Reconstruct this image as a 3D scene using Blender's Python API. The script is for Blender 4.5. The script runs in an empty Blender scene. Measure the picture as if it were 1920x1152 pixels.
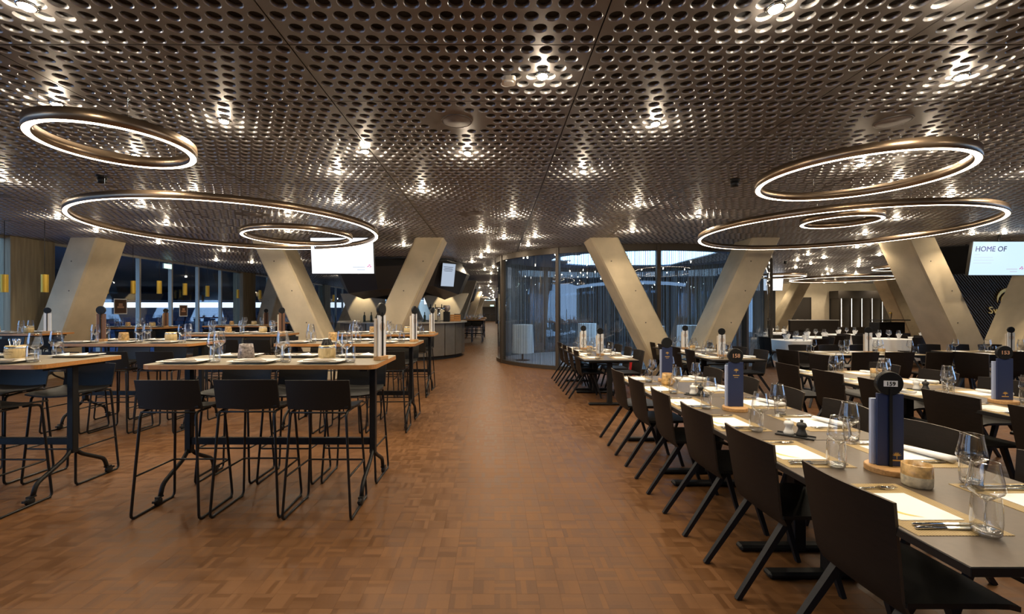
import bpy, bmesh, math, random
from math import sin, cos, pi, radians, sqrt
from mathutils import Vector, Matrix

random.seed(7)
S = bpy.context.scene
COL = S.collection
FPX, CX, CY, EYE, CEIL = 820.0, 927.0, 584.0, 1.5, 3.12

# ------------------------------------------------------------------ camera, world, exposure
cam_d = bpy.data.cameras.new('camera')
cam_d.sensor_width = 36.0
cam_d.lens = FPX * 36.0 / 1920.0
cam_d.shift_x = (960 - CX) / 1920.0
cam_d.shift_y = (CY - 576) / 1920.0
cam_d.clip_start = 0.05
cam_d.clip_end = 300
cam = bpy.data.objects.new('camera', cam_d)
cam.location = (0, 0, EYE)
cam.rotation_euler = (pi / 2, 0, 0)
COL.objects.link(cam)
S.camera = cam

W = bpy.data.worlds.new('dusk_sky')
S.world = W
W.use_nodes = True
bg = W.node_tree.nodes['Background']
bg.inputs['Color'].default_value = (0.36, 0.60, 1.0, 1)
bg.inputs['Strength'].default_value = 2.8
S.view_settings.view_transform = 'Standard'
S.view_settings.look = 'None'
S.view_settings.exposure = 0.32
S.view_settings.gamma = 1.0
S.view_settings.use_curve_mapping = False
cy = S.cycles
cy.max_bounces = 10
cy.diffuse_bounces = 3
cy.glossy_bounces = 4
cy.transmission_bounces = 8
cy.transparent_max_bounces = 32
cy.caustics_reflective = False
cy.caustics_refractive = False
cy.sample_clamp_indirect = 4.0
cy.use_denoising = True
cy.use_light_tree = True

WARM = (1.0, 0.82, 0.60)
DOWN_W = 44.0      # watts of one ceiling downlight
RING_E = 9.0       # emission of the ring strips


# ------------------------------------------------------------------ helpers: materials
def nodes(m):
    m.use_nodes = True
    return m.node_tree.nodes, m.node_tree.links, m.node_tree.nodes['Principled BSDF']


def mat(name, col, rough=0.5, metal=0.0, emit=None, estr=0.0, noise=0.0, nscale=20.0, bump=0.0, spec=0.5, stretch=None):
    m = bpy.data.materials.new(name)
    N, L, P = nodes(m)
    P.inputs['Base Color'].default_value = (*col, 1)
    P.inputs['Roughness'].default_value = rough
    P.inputs['Metallic'].default_value = metal
    P.inputs['Specular IOR Level'].default_value = spec
    if emit:
        P.inputs['Emission Color'].default_value = (*emit, 1)
        P.inputs['Emission Strength'].default_value = estr
    if noise or bump:
        tc = N.new('ShaderNodeTexCoord')
        mp = N.new('ShaderNodeMapping')
        mp.inputs['Scale'].default_value = stretch or (1, 1, 1)
        nz = N.new('ShaderNodeTexNoise')
        nz.inputs['Scale'].default_value = nscale
        nz.inputs['Detail'].default_value = 5
        L.new(tc.outputs['Object'], mp.inputs['Vector'])
        L.new(mp.outputs['Vector'], nz.inputs['Vector'])
        if noise:
            rp = N.new('ShaderNodeValToRGB')
            rp.color_ramp.elements[0].position = 0.3
            rp.color_ramp.elements[1].position = 0.7
            rp.color_ramp.elements[0].color = (*[c * (1 - noise) for c in col], 1)
            rp.color_ramp.elements[1].color = (*[min(1, c * (1 + noise)) for c in col], 1)
            L.new(nz.outputs['Fac'], rp.inputs['Fac'])
            L.new(rp.outputs['Color'], P.inputs['Base Color'])
        if bump:
            b = N.new('ShaderNodeBump')
            b.inputs['Strength'].default_value = bump
            b.inputs['Distance'].default_value = 0.01
            L.new(nz.outputs['Fac'], b.inputs['Height'])
            L.new(b.outputs['Normal'], P.inputs['Normal'])
    return m


def glass_mat(name, tint, base=0.04, edge=0.55, power=3.0, rough=0.0):
    """thin clear glass: mostly see-through, mirror-like towards grazing angles, both sides alike"""
    m = bpy.data.materials.new(name)
    m.use_nodes = True
    N, L = m.node_tree.nodes, m.node_tree.links
    N.clear()
    out = N.new('ShaderNodeOutputMaterial')
    mx = N.new('ShaderNodeMixShader')
    tr = N.new('ShaderNodeBsdfTransparent')
    gl = N.new('ShaderNodeBsdfGlossy')
    gl.inputs['Roughness'].default_value = rough
    tr.inputs['Color'].default_value = (*tint, 1)
    lw = N.new('ShaderNodeLayerWeight')
    lw.inputs['Blend'].default_value = 0.5
    pw = N.new('ShaderNodeMath'); pw.operation = 'POWER'; pw.inputs[1].default_value = power
    ml = N.new('ShaderNodeMath'); ml.operation = 'MULTIPLY_ADD'
    ml.inputs[1].default_value = edge; ml.inputs[2].default_value = base
    L.new(lw.outputs['Facing'], pw.inputs[0])
    L.new(pw.outputs[0], ml.inputs[0])
    L.new(ml.outputs[0], mx.inputs['Fac'])
    L.new(tr.outputs[0], mx.inputs[1])
    L.new(gl.outputs[0], mx.inputs[2])
    L.new(mx.outputs[0], out.inputs['Surface'])
    return m


def floor_mat():
    m = bpy.data.materials.new('mosaic_parquet')
    N, L, P = nodes(m)

    def mth(op, a, b=None, c=None):
        n = N.new('ShaderNodeMath'); n.operation = op
        for i, v in enumerate((a, b, c)):
            if v is None: continue
            if isinstance(v, (int, float)): n.inputs[i].default_value = v
            else: L.new(v, n.inputs[i])
        return n.outputs[0]
    geo = N.new('ShaderNodeNewGeometry')
    sp = N.new('ShaderNodeSeparateXYZ')
    L.new(geo.outputs['Position'], sp.inputs[0])
    B = BLOCK
    u = mth('DIVIDE', sp.outputs['X'], B); v = mth('DIVIDE', sp.outputs['Y'], B)
    iu = mth('FLOOR', u); iv = mth('FLOOR', v)
    fu = mth('FRACT', u); fv = mth('FRACT', v)
    par = mth('MODULO', mth('ABSOLUTE', mth('ADD', iu, iv)), 2.0)
    s1 = mth('FLOOR', mth('MULTIPLY', fu, 4.0)); s2 = mth('FLOOR', mth('MULTIPLY', fv, 4.0))
    st = mth('ADD', mth('MULTIPLY', s1, par), mth('MULTIPLY', s2, mth('SUBTRACT', 1.0, par)))
    cb = N.new('ShaderNodeCombineXYZ')
    L.new(iu, cb.inputs[0]); L.new(iv, cb.inputs[1]); L.new(st, cb.inputs[2])
    wn = N.new('ShaderNodeTexWhiteNoise'); wn.noise_dimensions = '3D'
    L.new(cb.outputs[0], wn.inputs['Vector'])
    cb2 = N.new('ShaderNodeCombineXYZ')
    L.new(iu, cb2.inputs[0]); L.new(iv, cb2.inputs[1])
    wn2 = N.new('ShaderNodeTexWhiteNoise'); wn2.noise_dimensions = '3D'
    L.new(cb2.outputs[0], wn2.inputs['Vector'])
    nz = N.new('ShaderNodeTexNoise'); nz.inputs['Scale'].default_value = 1.1; nz.inputs['Detail'].default_value = 4
    L.new(geo.outputs['Position'], nz.inputs['Vector'])
    gr = N.new('ShaderNodeTexNoise'); gr.inputs['Scale'].default_value = 60; gr.inputs['Detail'].default_value = 3
    L.new(geo.outputs['Position'], gr.inputs['Vector'])
    f = mth('ADD', mth('MULTIPLY', wn.outputs['Value'], 0.44), mth('MULTIPLY', wn2.outputs['Value'], 0.08))
    f = mth('ADD', f, mth('MULTIPLY', nz.outputs['Fac'], 0.28))
    f = mth('ADD', f, mth('MULTIPLY', gr.outputs['Fac'], 0.16))
    rp = N.new('ShaderNodeValToRGB')
    e = rp.color_ramp.elements
    e[0].position = 0.15; e[0].color = (0.086, 0.038, 0.014, 1)
    e[1].position = 0.85; e[1].color = (0.172, 0.080, 0.030, 1)
    L.new(f, rp.inputs['Fac'])
    L.new(rp.outputs['Color'], P.inputs['Base Color'])
    P.inputs['Roughness'].default_value = 0.42
    P.inputs['Specular IOR Level'].default_value = 0.22
    rr = N.new('ShaderNodeMapRange')
    rr.inputs['To Min'].default_value = 0.34; rr.inputs['To Max'].default_value = 0.52
    L.new(wn.outputs['Value'], rr.inputs['Value'])
    L.new(rr.outputs[0], P.inputs['Roughness'])
    bp = N.new('ShaderNodeBump'); bp.inputs['Strength'].default_value = 0.06; bp.inputs['Distance'].default_value = 0.004
    L.new(f, bp.inputs['Height']); L.new(bp.outputs['Normal'], P.inputs['Normal'])
    return m


def stripe_mat(name, c1, c2, scale, axis='X', rough=0.6, bump=0.4):
    m = bpy.data.materials.new(name)
    N, L, P = nodes(m)
    tc = N.new('ShaderNodeTexCoord')
    facs = []
    for ax, sc in (('X', scale), ('Y', scale * 0.45)):
        w = N.new('ShaderNodeTexWave'); w.bands_direction = ax
        w.inputs['Scale'].default_value = sc
        L.new(tc.outputs['Object'], w.inputs['Vector']); facs.append(w.outputs['Fac'])
    mu = N.new('ShaderNodeMath'); mu.operation = 'MULTIPLY'
    L.new(facs[0], mu.inputs[0]); L.new(facs[1], mu.inputs[1])
    rp = N.new('ShaderNodeValToRGB')
    rp.color_ramp.elements[0].color = (*c1, 1); rp.color_ramp.elements[1].color = (*c2, 1)
    rp.color_ramp.elements[1].position = 0.6
    L.new(mu.outputs[0], rp.inputs['Fac']); L.new(rp.outputs['Color'], P.inputs['Base Color'])
    P.inputs['Roughness'].default_value = rough
    return m


BLOCK = 0.116
M = {}
M['floor'] = floor_mat()
M['concrete'] = mat('fair_faced_concrete', (0.56, 0.46, 0.305), 0.75, noise=0.14, nscale=2.2, bump=0.12)
M['concrete_dark'] = mat('board_marked_concrete', (0.36, 0.29, 0.18), 0.8, noise=0.25, nscale=3.0, bump=0.15, stretch=(6, 6, 0.4))
M['tie_hole'] = mat('tie_hole', (0.10, 0.085, 0.07), 0.9)
M['ceil'] = mat('bronze_anodised_sheet', (0.185, 0.172, 0.170), 0.42, metal=0.6)
M['rim'] = mat('pale_lit_rim', (0.56, 0.56, 0.57), 0.32, metal=0.55)  # paler than the sheet: room light on the hole edges put into the colour
M['felt'] = mat('acoustic_felt', (0.022, 0.023, 0.026), 0.9)
M['felt_black'] = mat('open_void', (0.004, 0.004, 0.005), 0.95)
M['void'] = mat('plenum', (0.01, 0.01, 0.011), 0.9)
M['black'] = mat('black_powder_coat', (0.010, 0.010, 0.010), 0.48, spec=0.3)
M['black_tube'] = mat('black_steel_rod', (0.010, 0.010, 0.010), 0.36, spec=0.35)
M['chair'] = mat('stained_black_plywood', (0.011, 0.0075, 0.0055), 0.55, spec=0.22, noise=0.2, nscale=14, stretch=(1, 1, 8))
M['seat'] = mat('black_seat_shell', (0.014, 0.0125, 0.010), 0.48, spec=0.35)
M['chairleg'] = mat('stained_black_wood', (0.013, 0.014, 0.017), 0.5, spec=0.3)
M['ply'] = mat('plywood_edge', (0.075, 0.055, 0.036), 0.5)
M['lino'] = mat('taupe_linoleum', (0.235, 0.195, 0.130), 0.42, noise=0.06, nscale=30)
M['oakedge'] = mat('oak_edge', (0.50, 0.225, 0.065), 0.45, noise=0.18, nscale=25, stretch=(0.6, 6, 6))
M['brown_top'] = mat('dark_brown_laminate', (0.105, 0.079, 0.055), 0.40, noise=0.07, nscale=40)
M['slate'] = mat('slate_black', (0.020, 0.020, 0.020), 0.5, noise=0.3, nscale=60)
M['white'] = mat('white_porcelain', (0.80, 0.80, 0.78), 0.25)
M['paper'] = mat('white_paper', (0.86, 0.87, 0.88), 0.8)
M['yellow'] = mat('yellow_print', (0.78, 0.62, 0.20), 0.8)
M['taupe_paper'] = mat('taupe_napkin', (0.30, 0.26, 0.21), 0.85)
M['cloth'] = mat('white_linen', (0.80, 0.80, 0.80), 0.85)
M['mat'] = stripe_mat('woven_gold_vinyl', (0.20, 0.135, 0.055), (0.60, 0.45, 0.21), 62)
M['steel'] = mat('polished_steel', (0.75, 0.74, 0.72), 0.12, metal=1.0)
M['brass'] = mat('brushed_brass', (0.55, 0.36, 0.05), 0.38, metal=0.55)
M['gold'] = mat('gold_letters', (0.80, 0.50, 0.12), 0.35, metal=0.3)
M['bronze'] = mat('bronze_ring', (0.30, 0.22, 0.15), 0.32, metal=0.9)
M['led'] = mat('led_diffuser', (0.9, 0.9, 0.9), 0.5, emit=(1.0, 0.83, 0.62), estr=RING_E)
M['bulb'] = mat('lit_lens', (1, 1, 1), 0.3, emit=(1.0, 0.86, 0.62), estr=160.0)
M['navy'] = mat('navy_cover', (0.020, 0.032, 0.090), 0.5)
M['navy_light'] = mat('pale_blue_cover', (0.42, 0.48, 0.66), 0.6)
M['brown_card'] = mat('brown_cover', (0.19, 0.095, 0.055), 0.6)
M['cream_card'] = mat('cream_cover', (0.72, 0.62, 0.50), 0.7)
M['oak'] = mat('oak_block', (0.56, 0.32, 0.13), 0.5, noise=0.22, nscale=18, stretch=(1, 8, 8))
M['barrel'] = mat('pale_barrel_wood', (0.60, 0.45, 0.22), 0.55, noise=0.15, nscale=14, stretch=(9, 9, 1))
M['ink'] = mat('dark_ink', (0.10, 0.05, 0.03), 0.8)
M['amber'] = mat('amber_crackle_glass', (0.52, 0.33, 0.13), 0.3, noise=0.5, nscale=34)
M['frost'] = mat('frosted_white_glass', (0.62, 0.58, 0.46), 0.35, noise=0.35, nscale=40)
M['speckle'] = mat('speckled_glass', (0.30, 0.25, 0.23), 0.28, noise=0.7, nscale=46)
M['glass'] = glass_mat('thin_drinking_glass', (0.985, 0.99, 0.99), 0.07, 0.93, 1.6, 0.03)
M['glass_base'] = glass_mat('thick_glass', (0.97, 0.98, 0.98), 0.30, 0.65, 1.5, 0.12)
M['pane'] = glass_mat('window_glass', (0.86, 0.91, 0.94), 0.07, 0.75, 3.5)
M['pane_blue'] = glass_mat('oval_window_glass', (0.76, 0.86, 0.96), 0.13, 0.75, 3.5)
M['alu'] = mat('anodised_frame', (0.34, 0.30, 0.24), 0.42, metal=0.5)
M['dark_alu'] = mat('dark_bronze_frame', (0.075, 0.058, 0.042), 0.45, metal=0.4)
M['string'] = mat('grey_string', (0.17, 0.185, 0.21), 0.7)
M['beige'] = mat('beige_plaster', (0.62, 0.54, 0.40), 0.85, noise=0.04, nscale=5)
M['dark_wall'] = mat('dark_brown_panel', (0.032, 0.026, 0.020), 0.6)
M['rib'] = mat('dark_rib', (0.060, 0.050, 0.036), 0.5)
M['graphite'] = mat('graphite_panel', (0.030, 0.028, 0.027), 0.55)
M['bar_panel'] = mat('bronze_bar_panel', (0.20, 0.17, 0.135), 0.4, metal=0.4, noise=0.1, nscale=4)
M['bar_top'] = mat('grey_stone_top', (0.34, 0.32, 0.28), 0.3)
M['screen'] = mat('lit_screen', (0.02, 0.02, 0.02), 0.3, emit=(0.93, 0.95, 1.0), estr=1.35)
M['screen_blue'] = mat('lit_pale_screen', (0.02, 0.02, 0.02), 0.3, emit=(0.60, 0.80, 0.98), estr=0.92)
M['screen_dim'] = mat('lit_dim_screen', (0.02, 0.02, 0.02), 0.3, emit=(0.42, 0.50, 0.62), estr=0.8)
M['screen_ink'] = mat('screen_ink', (0.015, 0.02, 0.09), 0.6)
M['screen_faint'] = mat('screen_faint', (0.01, 0.01, 0.01), 0.6, emit=(0.62, 0.68, 0.80), estr=0.8)
M['magenta'] = mat('screen_magenta', (0.2, 0.01, 0.1), 0.6, emit=(0.60, 0.05, 0.28), estr=0.7)
M['seat_blue'] = mat('stadium_seat_blue', (0.035, 0.075, 0.20), 0.45)
M['stand'] = mat('stand_concrete', (0.16, 0.20, 0.28), 0.8)
M['stand_dark'] = mat('stand_roof', (0.030, 0.040, 0.060), 0.9)
M['led_band'] = mat('led_perimeter_board', (0, 0, 0), 0.5, emit=(0.80, 0.88, 1.0), estr=1.6)
M['bottle'] = mat('dark_bottle', (0.02, 0.03, 0.015), 0.12)
M['shelf_led'] = mat('shelf_light_strip', (1, 1, 1), 0.5, emit=(1.0, 0.93, 0.80), estr=4.0)
M['red'] = mat('red_enamel', (0.45, 0.02, 0.02), 0.35)
M['sensor'] = mat('sensor_plastic', (0.72, 0.66, 0.58), 0.45)
M['speaker'] = mat('speaker_mesh', (0.15, 0.12, 0.105), 0.7)
M['tile_floor'] = mat('grey_stone_floor', (0.30, 0.31, 0.33), 0.35, noise=0.05, nscale=3)
M['skylight'] = mat('diffusing_skylight', (0.9, 0.9, 0.9), 0.5, emit=(0.50, 0.75, 1.0), estr=2.9)
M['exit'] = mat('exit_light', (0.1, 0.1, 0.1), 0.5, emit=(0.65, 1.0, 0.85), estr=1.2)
M['coral'] = mat('table_number_ink', (0.55, 0.30, 0.18), 0.6)


# ------------------------------------------------------------------ helpers: meshes
class MB:
    def __init__(self):
        self.v = []; self.f = []; self.m = []; self.mats = []; self.sm = []

    def mi(self, m):
        if m not in self.mats: self.mats.append(m)
        return self.mats.index(m)

    def add(self, vs, fs, m, smooth=False, T=None):
        o = len(self.v); k = self.mi(m)
        if T is not None: vs = [T @ Vector(p) for p in vs]
        self.v.extend([tuple(p) for p in vs])
        for f in fs:
            self.f.append([o + i for i in f]); self.m.append(k); self.sm.append(smooth)
        return self

    def box(self, c, s, m, T=None, bevel=0.0):
        x, y, z = c; a, b, d = s[0] / 2, s[1] / 2, s[2] / 2
        if bevel > 0:
            bm = bmesh.new()
            bmesh.ops.create_cube(bm, size=1, matrix=Matrix.Translation(c) @ Matrix.Diagonal((*s, 1)))
            bmesh.ops.bevel(bm, geom=bm.edges[:], offset=bevel, segments=1, affect='EDGES')
            bm.verts.index_update()
            self.add([v.co.copy() for v in bm.verts], [[v.index for v in f.verts] for f in bm.faces], m, False, T)
            bm.free()
            return self
        vs = [(x + i * a, y + j * b, z + k * d) for k in (-1, 1) for j in (-1, 1) for i in (-1, 1)]
        return self.add(vs, [(0, 2, 3, 1), (4, 5, 7, 6), (0, 1, 5, 4), (2, 6, 7, 3), (0, 4, 6, 2), (1, 3, 7, 5)], m, False, T)

    def lathe(self, prof, m, n=16, T=None, smooth=True, cap0=False, cap1=False):
        vs = []; fs = []
        for r, z in prof:
            vs += [(r * cos(2 * pi * i / n), r * sin(2 * pi * i / n), z) for i in range(n)]
        for j in range(len(prof) - 1):
            for i in range(n):
                k = (i + 1) % n
                fs.append((j * n + i, j * n + k, (j + 1) * n + k, (j + 1) * n + i))
        if cap0: fs.append(tuple(range(n - 1, -1, -1)))
        if cap1: fs.append(tuple((len(prof) - 1) * n + i for i in range(n)))
        return self.add(vs, fs, m, smooth, T)

    def cyl(self, c, r, h, m, n=16, T=None, r2=None):
        Tm = Matrix.Translation(c)
        if T is not None: Tm = T @ Tm
        return self.lathe([(r, 0), (r2 if r2 is not None else r, h)], m, n, Tm, True, True, True)

    def tube(self, pts, r, m, n=8, closed=False, bend=0.0, square=False):
        P = [Vector(p) for p in pts]
        if bend > 0 and len(P) > 2:
            Q = [P[0]]
            for i in range(1, len(P) - 1):
                a = (P[i - 1] - P[i]); b = (P[i + 1] - P[i])
                d = min(bend, a.length * 0.45, b.length * 0.45)
                p0 = P[i] + a.normalized() * d; p1 = P[i] + b.normalized() * d
                for t in (0, 0.33, 0.67, 1):
                    Q.append(p0 * (1 - t) ** 2 + P[i] * 2 * t * (1 - t) + p1 * t * t)
            Q.append(P[-1]); P = Q
        rr = r if isinstance(r, (list, tuple)) else [r] * len(P)
        vs = []; fs = []
        up = None
        for i, p in enumerate(P):
            t = (P[min(i + 1, len(P) - 1)] - P[max(i - 1, 0)]).normalized()
            if up is None:
                up = Vector((0, 0, 1)) if abs(t.z) < 0.9 else Vector((0, 1, 0))
            s = t.cross(up).normalized(); up = s.cross(t).normalized()
            for k in range(n):
                a = 2 * pi * (k + (0.5 if square else 0)) / n
                vs.append(p + (s * cos(a) + up * sin(a)) * rr[i])
        for i in range(len(P) - 1):
            for k in range(n):
                q = (k + 1) % n
                fs.append((i * n + k, i * n + q, (i + 1) * n + q, (i + 1) * n + k))
        fs.append(tuple(range(n - 1, -1, -1))); fs.append(tuple((len(P) - 1) * n + k for k in range(n)))
        return self.add(vs, fs, m, not square)

    def prism(self, poly, z0, z1, m, mtop=None, T=None):
        n = len(poly)
        vs = [(x, y, z0) for x, y in poly] + [(x, y, z1) for x, y in poly]
        self.add(vs, [(i, (i + 1) % n, n + (i + 1) % n, n + i) for i in range(n)] + [tuple(range(n - 1, -1, -1))], m, False, T)
        self.add([(x, y, z1) for x, y in poly], [tuple(range(n))], mtop or m, False, T)
        return self

    def mesh(self, name):
        me = bpy.data.meshes.new(name)
        me.from_pydata(self.v, [], self.f)
        for m in self.mats: me.materials.append(M[m])
        me.polygons.foreach_set('material_index', self.m)
        me.polygons.foreach_set('use_smooth', self.sm)
        me.update()
        return me


def rrect(w, d, r, n=5, cx=0, cy=0):
    pts = []
    for qx, qy, a0 in ((1, 1, 0), (-1, 1, 90), (-1, -1, 180), (1, -1, 270)):
        for i in range(n):
            a = radians(a0 + 90 * i / (n - 1))
            pts.append((cx + qx * (w / 2 - r) + r * cos(a), cy + qy * (d / 2 - r) + r * sin(a)))
    return pts


def obj(name, me, parent=None, loc=None, rot=None):
    o = bpy.data.objects.new(name, me)
    COL.objects.link(o)
    if parent is not None: o.parent = parent
    if loc is not None: o.location = loc
    if rot is not None: o.rotation_euler = rot
    return o


def tag(o, label=None, cat=None, group=None, kind=None):
    if label: o['label'] = label
    if cat: o['category'] = cat
    if group: o['group'] = group
    if kind: o['kind'] = kind
    return o


def struct(name, me, parent=None, loc=None, rot=None):
    o = obj(name, me, parent, loc, rot)
    if parent is None: o['kind'] = 'structure'
    return o


class Proto:
    """a kind of thing: parts [(name, mesh, [(subname, submesh), ...])]; one part -> the thing is that mesh"""
    def __init__(self, name, cat, parts, labels=None):
        self.name, self.cat, self.parts = name, cat, parts
        self.labels = labels or {}

    def put(self, loc, rz, label, group=None, scale=None, swap=None):
        if len(self.parts) == 1 and not self.parts[0][2]:
            r = obj(self.name, self.parts[0][1], None, loc, (0, 0, rz))
        else:
            r = obj(self.name, None, None, loc, (0, 0, rz))
            r.empty_display_size = 0.1
            for nm, me, sub in self.parts:
                if swap and nm in swap:
                    me = swap[nm]
                    if me is None: continue
                c = obj(nm, me, r)
                if nm in self.labels: c['label'] = self.labels[nm]
                for sn, sm in sub:
                    obj(sn, sm, c)
        if scale: r.scale = scale
        return tag(r, label, self.cat, group)


_txt = {}
def text_mesh(s, size, m, depth=0.002, shear=0.0, align='CENTER', bold=0.0):
    key = (s, size, m, depth, shear, align, bold)
    if key in _txt: return _txt[key]
    cu = bpy.data.curves.new('lettering', 'FONT')
    cu.body = s; cu.size = size; cu.extrude = depth; cu.shear = shear; cu.align_x = align
    cu.bevel_depth = bold; cu.bevel_resolution = 0; cu.resolution_u = 3
    o = bpy.data.objects.new('lettering', cu)
    COL.objects.link(o)
    me = bpy.data.meshes.new_from_object(o.evaluated_get(bpy.context.evaluated_depsgraph_get()))
    bpy.data.objects.remove(o)
    me.name = 'lettering'
    me.materials.clear(); me.materials.append(M[m])
    _txt[key] = me
    return me


def xform(me, T):
    k = me.copy(); k.transform(T); return k


RX = Matrix.Rotation(pi / 2, 4, 'X')     # text upright, readable from -Y


def TR(x, y, z): return Matrix.Translation((x, y, z))


def RZ(a): return Matrix.Rotation(a, 4, 'Z')


def floor_pt(px, py):
    d = FPX * EYE / (py - CY)
    return ((px - CX) / FPX * d, d)


def at_depth(px, py, d):
    return ((px - CX) / FPX * d, d, EYE + (CY - py) / FPX * d)


def ceil_pt(px, py, z=CEIL):
    d = FPX * (z - EYE) / (CY - py)
    return ((px - CX) / FPX * d, d)


ORD = ['first', 'second', 'third', 'fourth', 'fifth', 'sixth', 'seventh', 'eighth', 'ninth', 'tenth', 'eleventh', 'twelfth', 'thirteenth', 'fourteenth', 'fifteenth', 'sixteenth', 'seventeenth', 'eighteenth', 'nineteenth', 'twentieth']

# oval glass enclosure in plan
OX, OY, OA, OB = 4.1, 13.5, 4.0, 2.98
HX, HY, HA, HB = 4.55, 13.7, 2.75, 2.05          # its opening to the sky


def oval(t, k=1.0): return (OX + OA * k * cos(t), OY + OB * k * sin(t))


XW = -10.5     # inside face of the left facade

# ------------------------------------------------------------------ floor
X0, X1, Y0, Y1 = -10.5, 9.88, 1.02, 12.03
bx0, bx1 = math.floor(X0 / BLOCK), math.ceil(X1 / BLOCK)
by0, by1 = math.floor(Y0 / BLOCK), math.ceil(Y1 / BLOCK)
fb = MB()
fb.box(((bx0 + bx1) / 2 * BLOCK, (by0 + by1) / 2 * BLOCK, -0.053), ((bx1 - bx0) * BLOCK, (by1 - by0) * BLOCK, 0.1), 'floor')
XL, XR, YB, YF = -10.7, 30.0, -6.0, 66.0
fb.box(((XL + XR) / 2, (by1 * BLOCK + YF) / 2, -0.05), (XR - XL, YF - by1 * BLOCK, 0.1), 'floor')
fb.box(((XL + XR) / 2, (YB + by0 * BLOCK) / 2, -0.05), (XR - XL, by0 * BLOCK - YB, 0.1), 'floor')
fb.box(((bx1 * BLOCK + XR) / 2, (by0 + by1) / 2 * BLOCK, -0.05), (XR - bx1 * BLOCK, (by1 - by0) * BLOCK, 0.1), 'floor')
FLOOR = struct('floor', fb.mesh('floor'))
g = 0.0003
blk = MB()
h = BLOCK / 2 - g
blk.add([(-h, -h, -.003), (h, -h, -.003), (h, h, -.003), (-h, h, -.003), (-h, -h, 0), (h, -h, 0), (h, h, 0), (-h, h, 0)],
        [(4, 5, 6, 7), (0, 1, 5, 4), (1, 2, 6, 5), (2, 3, 7, 6), (3, 0, 4, 7)], 'floor')
blk_me = blk.mesh('parquet_block')
cells = []
for i in range(bx0, bx1):
    for j in range(by0, by1):
        x, y = (i + .5) * BLOCK, (j + .5) * BLOCK
        u = CX + FPX * x / y; v = CY + FPX * EYE / y
        vis = 0 <= u <= 1920 and v <= 1160 and x < 1.3
        cells.append((0 if vis else 1, y * y + x * x * 0.3, i, j))
cells.sort()
near = set((c[2], c[3]) for c in cells[:290])
rest = MB()
rv, rf = [], []
for _, _, i, j in cells:
    x, y = (i + .5) * BLOCK, (j + .5) * BLOCK
    if (i, j) in near:
        obj('parquet_block', blk_me, FLOOR, (x, y, 0))
    else:
        o = len(rv)
        rv += [(x + a, y + b, c) for a, b, c in blk.v]
        rf += [[o + k for k in f] for f in blk.f]
rest.add(rv, rf, 'floor')
ro = obj('parquet_blocks', rest.mesh('parquet_blocks'), FLOOR)
ro['kind'] = 'stuff'

# ------------------------------------------------------------------ perforated ceiling
PW, PD, NXH, NYH = 1.86, 0.715, 16, 7
JX, JY = -1.25, 2.657      # where joints run


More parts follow.
